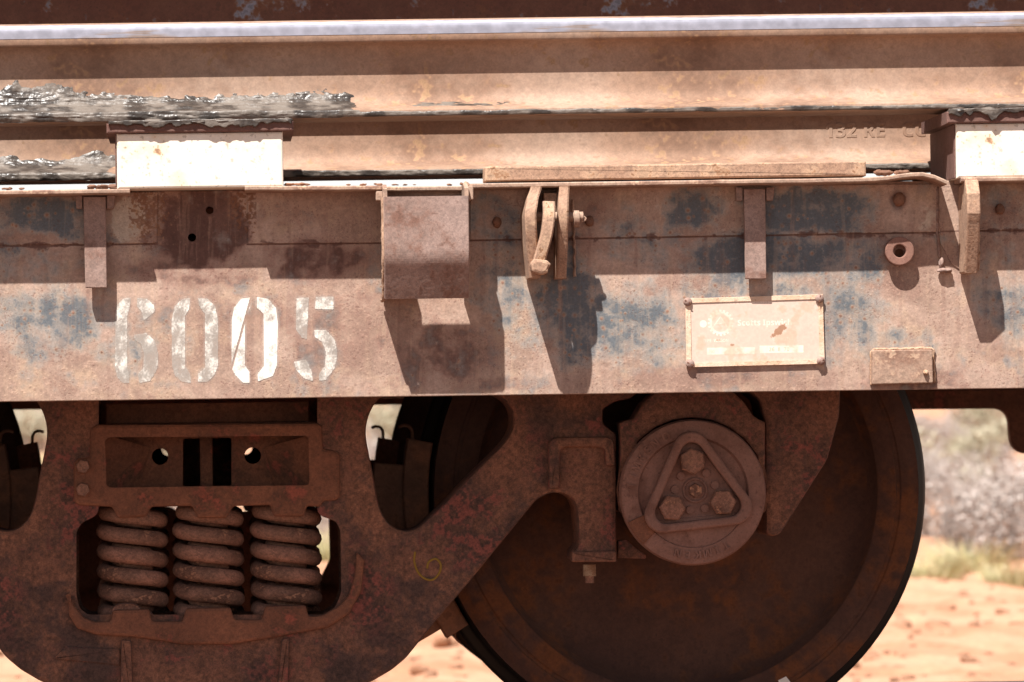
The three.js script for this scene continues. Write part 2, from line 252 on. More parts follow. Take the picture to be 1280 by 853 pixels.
{
  const line = (parts) => { const o = []; for (const [a, b, n] of parts) for (let i = 0; i < n; i++) o.push(a + (b - a) * i / n); o.push(parts.at(-1)[1]); return o; };
  const xs = line([[-700, -60, 14], [-60, -8, 30], [-8, 14, 330], [14, 60, 26], [60, 700, 14]]), zs = line([[60, 6, 16], [6, -9, 40], [-9, -34, 380], [-34, -80, 120], [-80, -1500, 40]]);
  const pos = [], uv = [], idx = [];
  for (const z of zs) for (const x of xs) { pos.push(x, groundY(x, z), z); uv.push(x, -z); }
  const n = xs.length; for (let j = 0; j + 1 < zs.length; j++) for (let i = 0; i + 1 < n; i++) { const a = j * n + i; idx.push(a, a + 1, a + n, a + 1, a + n + 1, a + n); }
  const g = new THREE.BufferGeometry(); g.setAttribute('position', new THREE.Float32BufferAttribute(pos, 3)); g.setAttribute('uv', new THREE.Float32BufferAttribute(uv, 2)); g.setIndex(idx); g.computeVertexNormals();
  mesh('ground', g, M.sand, scene).userData.kind = 'structure';
  // dark stone ballast along the track and the near shoulder
  const bx = line([[-30, -3, 27], [-3, 5, 120], [5, 40, 35]]), bz = line([[17, 3.6, 60], [3.6, -3.9, 110]]), bp = [], bu = [], bi = [], bn = bx.length;
  for (const z of bz) for (const x of bx) { const e = sstep(17, 16, z) * sstep(-3.9, -3.3, z); bp.push(x, groundY(x, z) - .03 + e * (.05 + .03 * (fbm(x * 14, z * 14, 215, 2) - .5)), z); bu.push(x, -z); }
  for (let j = 0; j + 1 < bz.length; j++) for (let i = 0; i + 1 < bn; i++) { const a = j * bn + i; bi.push(a, a + 1, a + bn, a + 1, a + bn + 1, a + bn); }
  const bg = new THREE.BufferGeometry(); bg.setAttribute('position', new THREE.Float32BufferAttribute(bp, 3)); bg.setAttribute('uv', new THREE.Float32BufferAttribute(bu, 2)); bg.setIndex(bi); bg.computeVertexNormals();
  mesh('ballast', bg, rust(41, .8, { a: 0x724c38, b: 0x644230, c: 0x50382b, cAmt: .5, d: 0x85614a, dAmt: .56, bump: .012, grain: .3 }), scene).userData.kind = 'structure';
}

// ---------------------------------------------------------------- rails: section of a heavy rail, in mm from the middle of its foot
const HALF = [[74, 0], [76, 2], [76, 9.5], [74, 12], [60, 15.5], [45, 19], [32, 23], [22, 28], [15, 35], [11, 44], [9.2, 56], [8.4, 75], [8.4, 95], [9, 112], [11, 124], [15, 131], [22, 135], [36, 138.5], [37.5, 141], [37.8, 150], [37.2, 165], [35, 173], [29, 178], [18, 180.3]];
const PROF = [...HALF.map(([z, y]) => [z / 1000, y / 1000]), [0, .181], ...HALF.slice().reverse().map(([z, y]) => [-z / 1000, y / 1000])];
function railGeo(x0, x1) {
  const pos = [], uv = [], idx = [], n = PROF.length, st = 12; let per = [0];
  for (let i = 1; i <= n; i++) { const a = PROF[i - 1], b = PROF[i % n]; per.push(per[i - 1] + Math.hypot(a[0] - b[0], a[1] - b[1])); }
  for (let k = 0; k <= st; k++) for (let i = 0; i <= n; i++) { const [z, y] = PROF[i % n], x = x0 + (x1 - x0) * k / st; pos.push(x, y, z); uv.push(x, per[i]); }
  for (let k = 0; k < st; k++) for (let i = 0; i < n; i++) { const a = k * (n + 1) + i, b = a + n + 1; idx.push(a, b, a + 1, b, b + 1, a + 1); }
  let g = new THREE.BufferGeometry(); g.setAttribute('position', new THREE.Float32BufferAttribute(pos, 3)); g.setAttribute('uv', new THREE.Float32BufferAttribute(uv, 2)); g.setIndex(idx);
  g = toCreasedNormals(g, .7);
  const caps = [x0, x1].map((x, e) => { const c = new THREE.ShapeGeometry(new THREE.Shape(PROF.map(([z, y]) => new THREE.Vector2(z, y)))); c.rotateY(-Math.PI / 2); c.translate(x, 0, 0); const t = c.toNonIndexed(); return t; });
  return mergeGeometries([g, ...caps]);
}
// a layer that follows the near side of the section between two points of it; thick(x, t) in metres, negative where bare
function coat(x0, x1, nx, i0, i1, nt, thick) {
  const seg = []; for (let t = 0; t <= nt; t++) { const f = i0 + (i1 - i0) * t / nt, a = Math.floor(f), k = f - a, p = HALF[a], q = HALF[Math.min(a + 1, HALF.length - 1)]; seg.push([mix(p[0], q[0], k) / 1000, mix(p[1], q[1], k) / 1000]); }
  const nrm = seg.map((p, t) => { const a = seg[Math.max(0, t - 1)], b = seg[Math.min(nt, t + 1)], dz = b[0] - a[0], dy = b[1] - a[1], l = Math.hypot(dz, dy) || 1; return [dy / l, -dz / l]; });
  const pos = [], uv = [], idx = [], keep = []; let per = 0;
  for (let t = 0; t <= nt; t++) { if (t) per += Math.hypot(seg[t][0] - seg[t - 1][0], seg[t][1] - seg[t - 1][1]); for (let k = 0; k <= nx; k++) { const x = x0 + (x1 - x0) * k / nx, h = thick(x, t / nt); keep.push(h > -.0008); pos.push(x, seg[t][1] + nrm[t][1] * h, seg[t][0] + nrm[t][0] * h); uv.push(x, per); } }
  for (let t = 0; t < nt; t++) for (let k = 0; k < nx; k++) { const a = t * (nx + 1) + k, b = a + nx + 1; if (keep[a] || keep[b] || keep[a + 1] || keep[b + 1]) idx.push(a, a + 1, b, a + 1, b + 1, b); }
  const g = new THREE.BufferGeometry(); g.setAttribute('position', new THREE.Float32BufferAttribute(pos, 3)); g.setAttribute('uv', new THREE.Float32BufferAttribute(uv, 2)); g.setIndex(idx); g.computeVertexNormals(); return g;
}
const font = await new FontLoader().loadAsync('fonts/droid/droid_sans_bold.typeface.json');
const XL = -3.2, XR = 4.2;
const zU = -.045, yU = W(640, 143, 0.03)[1];                        // upper rail: foot on the blocks
const zL = -.305, yL = W(480, 219.5, -.229)[1];                     // lower rail: foot on packers behind the blocks
const xAt = (u, z) => W(u, 140, z)[0];
const upper = thing('steel_rail', 'long rusty rail with polished head and wrinkled tar, lying on top of the white blocks', 'rail', undefined);
upper.position.set(0, yU, zU);
mesh('rail_body', railGeo(XL, XR), M.railRust, upper);
{
  // worn bright band on the side of the head
  mesh('polished_band', coat(XL, XR, 40, 19.1, 21.6, 8, () => .0006), M.steel, upper);
  const u0 = (x) => CX + x * F / (CD - .0), tarT = (x, t) => {                        // t 0 at the foot's lower edge, 1 up the web
    const u = u0(x), n = fbm(x * 16, t * 4, 301, 4), f = fbm(x * 70, t * 22, 303, 4), w = fbm(x * 15, t * 13, 305, 4);
    const end = 1 - sstep(430, 480, u + (n - .5) * 60), top = .9 + .16 * (fbm(x * 9, 3, 307, 3) - .5) - .07 * sstep(60, 130, u) - .03 * sstep(380, 440, u);
    const body = end * (1 - sstep(top - .14, top + .04, t + (f - .5) * .2)) ;
    const patch = .85 * sstep(500, 530, u) * (1 - sstep(630, 665, u)) * sstep(.36, .42, t + (n - .5) * .14) * (1 - sstep(.52, .6, t + (n - .5) * .16));
    const lip = (1 - sstep(.12, .2, t + (n - .5) * .09)) * (.8 + .2 * sstep(.35, .6, fbm(x * 12, 9, 309, 3)));
    const smooth = sstep(.2, .24, t) * (1 - sstep(.36, .42, t)) ;                    // a scraped smooth band just above the edge
    const h = Math.max(body, patch * (.55 + .9 * f), lip);
    const crest = Math.abs(w * 2 - 1);
    return -.0025 + h * (.0026 + (1 - smooth * .85) * (.003 * f + .0085 * (1 - crest) * body * n) * mix(1, .55, sstep(200, 430, u)));
  };
  mesh('tar_coating', coat(-.9, 2.4, 1300, 0, 12.2, 70, tarT), M.tar, upper);
}
const lower = thing('steel_rail', 'lower rusty rail with raised lettering on its web, lying behind the white blocks', 'rail');
lower.position.set(0, yL, zL);
mesh('rail_body', railGeo(XL, XR), M.railRust, lower);
{
  const tarT = (x, t) => { const u = CX + x * F / 8.2, n = fbm(x * 18, t * 4, 331, 4), f = fbm(x * 80, t * 26, 333, 3), left = 1 - sstep(120, 175, u + (n - .5) * 50), lip = .8 * (1 - sstep(.16, .26, t + (n - .5) * .1)); return -.002 + .005 * Math.max(lip, left * (1 - sstep(.74, .9, t + (n - .5) * .3))) * (.55 + f * .7); };
  mesh('tar_coating', coat(-.9, 2.4, 1000, 0, 11.2, 44, tarT), M.tar, lower);
  const g = new TextGeometry('132 RE   CC', { font, size: .027, depth: .0022, curveSegments: 3, bevelEnabled: true, bevelThickness: .0006, bevelSize: .0004, bevelSegments: 1 });
  const c = W(1031, 172, zL + .009);
  g.translate(c[0], c[1] - yL, .0068); mesh('raised_lettering', buv(g), M.railRust, lower);
}

// steel girder lying on the lower rail, only its web shows above the upper rail
{
  const g = thing('steel_girder', 'dark brown steel girder with flaking blue paint, behind the upper rail', 'girder'), y0 = yL + .1815, z0 = zL - .082;
  mesh('web', box(XL, XR, y0 + .012, y0 + .248, z0 - .005, z0 + .005), M.beam, g);
  mesh('flange', box(XL, XR, y0, y0 + .0118, z0 - .083, z0 + .083), M.beam, g);
  mesh('flange', box(XL, XR, y0 + .2482, y0 + .26, z0 - .083, z0 + .083), M.beam, g);
}

// ---------------------------------------------------------------- wagon underframe
const wagon = thing('flat_wagon', 'dusty steel flat wagon side beam with worn blue paint and white stencilled numerals', 'wagon');
const Ybot = W(270, 498.5, 0)[1], Ytop = W(270, 236, .07)[1];
const zFar = -2.74, FL = .076;
const skew = (u) => (u - 270) * ROLL;                                                // how far a level line climbs in the photograph
const P = (u, v) => [u, v - skew(u)];                                                // pixel given as if the photograph were level
const sill = part('side_beam', wagon);
{
  const web = rect(-1500, 238, 2300, 499).map(([u, v]) => P(u, v));
  const hole = [ring(262, 263, 6), ring(240, 297, 6.3), ring(1125, 317, 7)];
  mesh('beam_web', sillUV(ext(web, 0, .012, { holes: hole, bevel: .0015, raw: true })), M.sill, sill);
  mesh('bottom_flange', box(-2.55, 2.94, Ybot + .0005, Ybot + .012, -.11, -.0125), M.underframe, sill);
  // upper strips welded to the web, proud of it
  const strip = (pts) => mesh('welded_strip', sillUV(ext(pts, .004, .0038, { bevel: .0012, raw: true })), M.sill, sill);
  strip([[-1500, 246 + 15], [197, 240.5], [196, 304], [-1500, 309 + 16]]);
  strip([[310, 239], [478, 237], [478, 303.5], [310, 305]]);
  strip([[588, 235.5], [1172, 230], [1171, 290], [588, 300]]);
  strip([[1204, 229], [2300, 214], [2300, 274], [1204, 288.5]]);
  // top flange: overhangs the web, cut away at the block and the cover, its end curled up
  const lip = (u0, u1, v0, v1, zz, bend) => {
    const n = 40, pos = [], idx = [], uv = [], th = .0085;
    for (let i = 0; i <= n; i++) {
      const u = mix(u0, u1, i / n), [x] = W(u, 230, zz), y = W(u, mix(v0, v1, i / n) + (bend ? bend(u) : 0), zz)[1] + .0012 * (fbm(u / 22, 3, 401, 3) - .5);
      const prof = [[zz - .002, y - th], [zz, y - th + .002], [zz, y - .002], [zz - .002, y], [-.05, y], [-.05, y - th]];
      prof.forEach(([z, yy], k) => { pos.push(x, yy, z); uv.push(x, z + yy); });
    }
    for (let i = 0; i < n; i++) for (let k = 0; k < 6; k++) { const a = i * 6 + k, b = i * 6 + (k + 1) % 6, c = a + 6, d = b + 6; idx.push(a, c, b, b, c, d); }
    for (const e of [0, n]) for (let k = 1; k < 5; k++) idx.push(e * 6, e * 6 + (e ? k : k + 1), e * 6 + (e ? k + 1 : k));
    const g = new THREE.BufferGeometry(); g.setAttribute('position', new THREE.Float32BufferAttribute(pos, 3)); g.setAttribute('uv', new THREE.Float32BufferAttribute(uv, 2)); g.setIndex(idx);
    return toCreasedNormals(g, .5);
  };
  mesh('top_flange', lip(-1500, 162, 258, 236, FL), M.dust, sill);
  mesh('top_flange', lip(306, 478, 232.5, 232, FL), M.dust, sill);
  mesh('top_flange', lip(479, 586, 233.5, 232.5, .028), M.dust, sill);
  mesh('top_flange', lip(587, 1184, 229.5, 220.5, FL, (u) => -6 * Math.exp(-(((u - 1148) / 34) ** 2)) + 7 * sstep(1160, 1184, u)), M.dust, sill);
  mesh('top_flange', lip(1202, 2300, 222, 207.5, FL), M.dust, sill);
  // stencilled numerals, worn paint on the web
  const digits = [
    ['numeral_six', [[[175, 88], [140, 92], [108, 120], [97, 180], [95, 430], [105, 485], [130, 515], [165, 516], [166, 480], [156, 430], [155, 180], [166, 150]], [[205, 90], [255, 95], [288, 125], [296, 158], [240, 202], [230, 165], [205, 132]], [[190, 275], [250, 265], [295, 305], [312, 370], [305, 450], [270, 505], [215, 516], [210, 472], [236, 440], [240, 370], [225, 320], [195, 302]]], .42],
    ['numeral_zero', [[[470, 90], [430, 95], [395, 130], [378, 200], [380, 430], [395, 480], [430, 510], [475, 515], [470, 470], [445, 430], [445, 180], [465, 145]], [[510, 90], [560, 95], [595, 130], [610, 200], [610, 430], [590, 480], [555, 510], [510, 512], [510, 470], [545, 440], [545, 170], [515, 130]]], .4],
    ['numeral_zero', [[[770, 88], [725, 95], [690, 140], [679, 200], [678, 440], [695, 475], [735, 515], [768, 515], [768, 460], [745, 430], [745, 190], [770, 140]], [[805, 85], [860, 95], [900, 140], [910, 220], [905, 430], [885, 480], [810, 508], [808, 470], [840, 430], [838, 170], [805, 140]]], .8],
    ['numeral_five', [[[1003, 90], [1065, 88], [1055, 297], [1030, 290], [1000, 250]], [[1100, 85], [1188, 83], [1188, 148], [1095, 146]], [[1090, 250], [1150, 250], [1195, 300], [1208, 370], [1195, 440], [1150, 500], [1115, 506], [1115, 470], [1145, 430], [1150, 360], [1130, 310], [1095, 285]], [[990, 410], [1050, 398], [1080, 460], [1085, 508], [1040, 492], [1000, 450]]], .5],
  ];
  digits.forEach(([name, polys, cover], di) => {
    let a0 = 1e9, a1 = 0; for (const p of polys) for (const q of p) { a0 = Math.min(a0, q[0]); a1 = Math.max(a1, q[0]); }
    a0 -= 24; a1 += 24; const b0 = 60, b1 = 540, w = 256, h = 512, cv = document.createElement('canvas'); cv.width = w; cv.height = h; const cx = cv.getContext('2d');
    cx.fillStyle = '#000'; cx.fillRect(0, 0, w, h); cx.fillStyle = '#fff';
    for (const p of polys) { cx.beginPath(); p.forEach(([x, y], i) => cx[i ? 'lineTo' : 'moveTo']((x - a0) / (a1 - a0) * w, (y - b0) / (b1 - b0) * h)); cx.closePath(); cx.fill(); }
    const src = cx.getImageData(0, 0, w, h).data, al = new Uint8Array(w * h * 4), co = new Uint8Array(w * h * 4);
    const at = (i, j) => src[4 * (clamp(j, 0, h - 1) * w + clamp(i, 0, w - 1))] / 255;
    for (let j = 0; j < h; j++) for (let i = 0; i < w; i++) {
      const X = a0 + (a1 - a0) * i / w, Y = b0 + (b1 - b0) * j / h; let s = 0, hz = 0;
      for (const [di2, dj2] of [[0, 0], [3, 0], [-3, 0], [0, 4], [0, -4]]) s += at(i + di2, j + dj2) / 5;
      for (const [di2, dj2] of [[9, 0], [-9, 0], [0, 13], [0, -13], [7, 9], [-7, -9], [-7, 9], [7, -9]]) hz += at(i + di2, j + dj2) / 8;
      const n = fbm(X / 46, Y / 60, 511 + di, 4), f = fbm(X / 7, Y / 7, 523, 3), wear = cover + (n - .5) * 1.2 + (f - .5) * .45, cr = di === 2 ? Math.abs(X - (775 - (Y - 90) * .28)) : 99;
      let a = sstep(.35, .65, s + (f - .5) * .4) * (.5 + .46 * sstep(.1, .85, wear)); a = Math.max(a, .42 * hz * sstep(.35, .6, n + .1)); if (cr < 3 + 5 * f) a *= .15;
      const k = 4 * ((h - 1 - j) * w + i), t = sstep(.3, .85, wear); al[k] = al[k + 1] = al[k + 2] = 255 * a; al[k + 3] = 255; const c = lerp3(hexs(0xb5afa7), hexs(0xe8e3da), t); co[k] = c[0] * 255; co[k + 1] = c[1] * 255; co[k + 2] = c[2] * 255; co[k + 3] = 255;
    }
    const q = [[a0, b1], [a1, b1], [a1, b0], [a0, b0]].map(([x, y]) => W(120 + x / 4, 350 + y / 4, .0008));
    const g = new THREE.BufferGeometry(); g.setAttribute('position', new THREE.Float32BufferAttribute(q.flatMap(([x, y]) => [x, y, .0008]), 3)); g.setAttribute('uv', new THREE.Float32BufferAttribute([0, 0, 1, 0, 1, 1, 0, 1], 2)); g.setIndex([0, 1, 2, 0, 2, 3]); g.computeVertexNormals();
    const m = new THREE.MeshStandardMaterial({ map: dataTex(w, h, co, true), alphaMap: dataTex(w, h, al, false), transparent: true, roughness: .8 });
    tag(mesh(name, g, m, sill), 'worn white stencilled numeral ' + ['six', 'zero, faded', 'zero, bright with a scratch', 'five'][di]);
  });
}
// hidden run of the frame: deck plate, far side beam, centre sill, cross bearers
{
  const yt = Ytop - .012;
  mesh('deck_plate', box(-2.55, 2.94, yt - .016, yt - .008, zFar + .02, -.052), M.underframe, wagon);
  mesh('far_side_beam', box(-2.55, 2.94, Ybot, yt - .0005, zFar, zFar + .012), M.underframe, wagon);
  mesh('centre_sill', box(-2.55, 2.94, Ybot + .02, yt - .0165, -1.52, -1.22), M.underframe, wagon);
  for (const [a, b] of [[-.3, -.22], [.36, .44], [1.2, 1.32]]) mesh('cross_bearer', box(a, b, Ybot + .03, yt - .0165, -1.215, -.0125), M.underframe, wagon);
  for (const [a, b] of [[-.3, -.22], [.36, .44], [1.2, 1.32]]) mesh('cross_bearer', box(a, b, Ybot + .03, yt - .0165, zFar + .0125, -1.525), M.underframe, wagon);
  mesh('hanging_bracket', ext(rounded([[1060, 490], [1400, 486], [1400, 575], [1275, 567], [1264, 556], [1261, 520], [1250, 511], [1060, 513]], 9), -2.4, .03), M.bolster, wagon);
}
// straps hanging from the flange
function strap(u0, u1, v0, v1, zf) {
  const g = part('hanging_strap', wagon);
  mesh('strap_plate', ext(rounded([[u0, v0], [u1, v0], [u1 + 1.5, v1], [u0 + 2.5, v1]], 1.5), zf, .012, { bevel: .0015 }), M.strap, g);
  mesh('spacer', ext(rect(u0 + 3, v0 + 3, u1 - 3, v0 + 44), zf - .0125, zf - .0175, { bevel: .001 }), M.strap, g);
  mesh('lug', ext(rounded([[u0 - 10, v0 - 2], [u0 - 1, v0 - 2], [u0 - 1, v0 + 15], [u0 - 9, v0 + 15]], 2), zf - .004, zf - .009), M.strap, g);
  mesh('lug', ext(rounded([[u1 + 1, v0 - 2], [u1 + 12, v0 - 2], [u1 + 10, v0 + 15], [u1 + 1, v0 + 15]], 2), zf - .004, zf - .009), M.strap, g);
}
strap(104, 132, 246, 360, .03);
strap(930, 957, 236, 349, .026);
// box-shaped cover plate, open above and below
{
  const g = part('cover_box', wagon), z0 = .116, z1 = .084, th = .008, y = (v) => W(533, v, .1)[1], xa = W(480, 300, .1)[0], xb = W(586, 300, .1)[0];
  const yT = y(246), yB = y(373), yK = y(327), o = [];
  for (let i = 0; i <= 8; i++) { const t = i / 8, a = t * .43; o.push([z0 - .1 * (1 - Math.cos(a)), yK + .022 - .16 * Math.sin(a) * .5]); }
  const last = o.at(-1), dirz = -Math.sin(.43), diry = -Math.cos(.43), k = (last[1] - yB) / -diry, outer = [[z0, yT], ...o, [last[0] + dirz * k, yB]];
  const prof = [...outer, ...outer.slice().reverse().map(([z, q]) => [z - th, q])];
  mesh('front_plate', sidePlate(prof, xa, xb, .002), M.strap, g);
  const zb = outer.at(-1)[0] - th, side = [[.0045, y(229)], [.07, y(229)], [z0 - th, y(236)], [z0 - th, yT], [z0 - th, yK + .01], [zb, yB + .002], [.0045, yB + .002]];
  mesh('side_plate', sidePlate(side, xa - .001, xa + .007, .001), M.dust, g); mesh('side_plate', sidePlate(side, xb - .007, xb + .001, .001), M.dust, g);
  mesh('weld_seam', weldBead([new THREE.Vector3(xa - .001, yT, .1), new THREE.Vector3(xa - .001, yK, .1), new THREE.Vector3(xa - .001, yB, .07), new THREE.Vector3(xa - .002, yB - .001, .01)], .0035, 601), M.bar, g);
  mesh('rust_lump', buv(lump(.009, [.8, 1, .8], 603, .5).translate(...W(582, 233, .06), .06)), M.bar, g);
  mesh('end_tab', ext(rounded(rect(470, 239, 480, 251), 2), .078, .03), M.dust, g); mesh('end_tab', ext(rounded(rect(585.5, 232, 592, 250), 2), .079, .072), M.dust, g);
}
// hinged latch between two bent lugs
{
  const g = part('latch', wagon), y = (v) => W(685, v, .09)[1];
  const lug = (pts, zk, zb, w) => {         // pts: centre line in pixels from top to bottom; bends in the picture plane as it goes down
    const n = 16, pos = [], idx = [], uv = [];
    for (let i = 0; i <= n; i++) {
      const t = i / n, f = t * (pts.length - 1), a = Math.min(Math.floor(f), pts.length - 2), k = sstep(0, 1, f - a) * .5 + (f - a) * .5, u = mix(pts[a][0], pts[a + 1][0], k), v = mix(pts[a][1], pts[a + 1][1], f - a), zf = v < 268 ? mix(FL + .004, zk, sstep(234, 268, v)) : mix(zk, zb, clamp((v - 282) / 65));
      const [x, yy] = W(u, v, zf), h = w / 2, b = .003; [[-h, zf - b], [-h + b, zf], [h - b, zf], [h, zf - b], [h, .005], [-h, .005]].forEach(([dx, z]) => { pos.push(x + dx, yy, z); uv.push(x + dx + z, yy); });
    }
    for (let i = 0; i < n; i++) for (let k = 0; k < 6; k++) { const a = i * 6 + k, b = i * 6 + (k + 1) % 6, c = a + 6, d = b + 6; idx.push(a, c, b, b, c, d); }
    for (const e of [0, n]) for (let k = 1; k < 5; k++) idx.push(e * 6, e * 6 + (e ? k : k + 1), e * 6 + (e ? k + 1 : k));
    const q = new THREE.BufferGeometry(); q.setAttribute('position', new THREE.Float32BufferAttribute(pos, 3)); q.setAttribute('uv', new THREE.Float32BufferAttribute(uv, 2)); q.setIndex(idx); return toCreasedNormals(q, .5);
  };
  mesh('hinge_lug', lug([[671, 233], [666, 250], [663.5, 268], [665, 300], [669, 347]], .124, .098, .0205), M.bar, g);
  mesh('hinge_lug', lug([[706, 233], [705, 250], [704.5, 268], [704, 300], [702, 348]], .1, .066, .0185), M.bar, g);
  mesh('bridge_plate', ext(rect(680, 241, 697, 262), .05, .045), M.bar, g);
  // curved lever with a flared foot
  const lv = part('lever', g), path = [[686, 252, .098], [686.5, 268, .112], [684, 290, .116], [678, 312, .114], [674, 326, .112]], c = new THREE.CatmullRomCurve3(path.map((p) => V3(...p)));
  const bar = (() => { const n = 20, pos = [], idx = []; for (let i = 0; i <= n; i++) { const p = c.getPoint(i / n), t = c.getTangent(i / n), s = new THREE.Vector3(0, 0, 1).cross(t).normalize().multiplyScalar(.0108), d = .012, b = .003; [[-1, d - b], [-.75, d], [.75, d], [1, d - b], [1, -d], [-1, -d]].forEach(([k, z]) => pos.push(p.x + s.x * k, p.y + s.y * k, p.z + z)); } for (let i = 0; i < n; i++) for (let k = 0; k < 6; k++) { const a = i * 6 + k, b = i * 6 + (k + 1) % 6, e = a + 6, f = b + 6; idx.push(a, b, e, b, f, e); } for (const e of [0, n]) for (let k = 1; k < 5; k++) idx.push(e * 6, e * 6 + (e ? k + 1 : k), e * 6 + (e ? k : k + 1)); const q = new THREE.BufferGeometry(); q.setAttribute('position', new THREE.Float32BufferAttribute(pos, 3)); q.setIndex(idx); return buv(toCreasedNormals(q, .5)); })();
  mesh('lever_bar', bar, M.bar, lv);
  mesh('lever_foot', ext(rounded([[668, 323], [684, 325], [690, 331], [686, 335], [686, 341], [678, 344], [665, 340], [663, 330]], 2.5), .128, .036, { bevel: .006 }), M.bar, lv);
  const pin = part('hinge_pin', g), [px, py] = W(690, 272, .045);
  mesh('pin_shaft', buv(new THREE.CylinderGeometry(.009, .009, .1, 18).rotateZ(Math.PI / 2).translate(px + .005, py, .062)), M.dust, pin);
  const hx = W(720.5, 272, .06)[0], hy = W(720, 274, .06)[1]; mesh('pin_head', buv(new THREE.CylinderGeometry(.0155, .0155, .0095, 24).rotateZ(Math.PI / 2).translate(hx, hy, .062)), M.dust, pin);
  mesh('split_pin', buv(new THREE.TorusGeometry(.006, .0017, 6, 16).scale(1.2, .8, 1).translate(hx + .0095, hy, .066)), M.dust, pin);
}
// gusset beside the right-hand block, boss, small cover, studs
{
  const y = (v) => W(1214, v, .07)[1], xa = W(1205, 280, .06)[0], xb = W(1222, 280, .06)[0];
  mesh('gusset', sidePlate([[.0045, y(232)], [.08, y(225)], [.098, y(243)], [.1, y(268)], [.06, y(341)], [.0045, y(341)]], xa, xb, .003), M.bar, wagon);
  for (const [u, sd] of [[1203, 641], [1223.5, 643]]) mesh('weld_seam', weldBead([[u, 238], [u, 290], [u, 338]].map(([a, b]) => V3(a, b, .0055)), .0032, sd), M.bar, wagon);
  for (const [u, v0, v1, sd] of [[657, 262, 345, 645], [716, 250, 346, 647]]) mesh('weld_seam', weldBead([[u, v0], [u + 2, (v0 + v1) / 2], [u + 3, v1]].map(([a, b]) => V3(a, b, .0055)), .0028, sd), M.dust, wagon);
  mesh('side_doubler', sillUV(ext([[1174, 232], [1202, 231], [1202, 338], [1190, 330], [1174, 300]], .0025, .0023, { bevel: .0008, raw: true })), M.sill, wagon);
  const [bx, by] = W(1125, 314, .02), b = part('ring_boss', wagon), s = new THREE.Shape().absarc(0, 0, .0262, 0, Math.PI * 2), h = new THREE.Path().absarc(0, 0, .0115, 0, Math.PI * 2); s.holes.push(h);
  mesh('boss_ring', buv(new THREE.ExtrudeGeometry(s, { depth: .016, bevelEnabled: true, bevelThickness: .002, bevelSize: .002, bevelOffset: -.002, bevelSegments: 2, curveSegments: 24 }).translate(bx, by, .0045)), M.cap, b);
  const c = part('small_cover', wagon);
  mesh('cover_plate', buv(ext(rounded([[1091, 438], [1166, 437], [1167, 479], [1091, 481]], 2), .02, .0195, { bevel: .002, raw: true })), M.dust, c);
  mesh('weld_seam', weldBead([[1090, 481], [1090, 438], [1128, 436.5], [1167, 436], [1168, 479]].map(([u, v]) => V3(u, v, .003)), .0034, 611), M.bar, c);
  mesh('stud', buv(lump(.005, [1, 1, 1.2], 613).translate(...W(1158, 466, .022), .021)), M.bar, c);
  for (const [u, v, r] of [[621, 278, .0085], [737, 277, .0085], [1124, 250, .011], [1250, 262, .0085]]) mesh('bolt_head', buv(lump(r, [1, 1.15, .8], 615 + u, .25).translate(...W(u, v, .006), .008)), M.underframe, wagon);
  mesh('mud_lump', buv(mergeGeometries([lump(.007, [1.7, .7, 1], 621, .7).translate(...W(1183, 338, .01), .008), lump(.006, [.7, 1.4, 1], 623, .7).translate(...W(1177, 329, .01), .006)])), M.strap, wagon);
  mesh('weld_seam', weldBead([[1172, 236], [1172, 275], [1173, 300], [1175, 322]].map(([u, v]) => V3(u, v, .002)), .003, 631), M.strap, wagon);
}
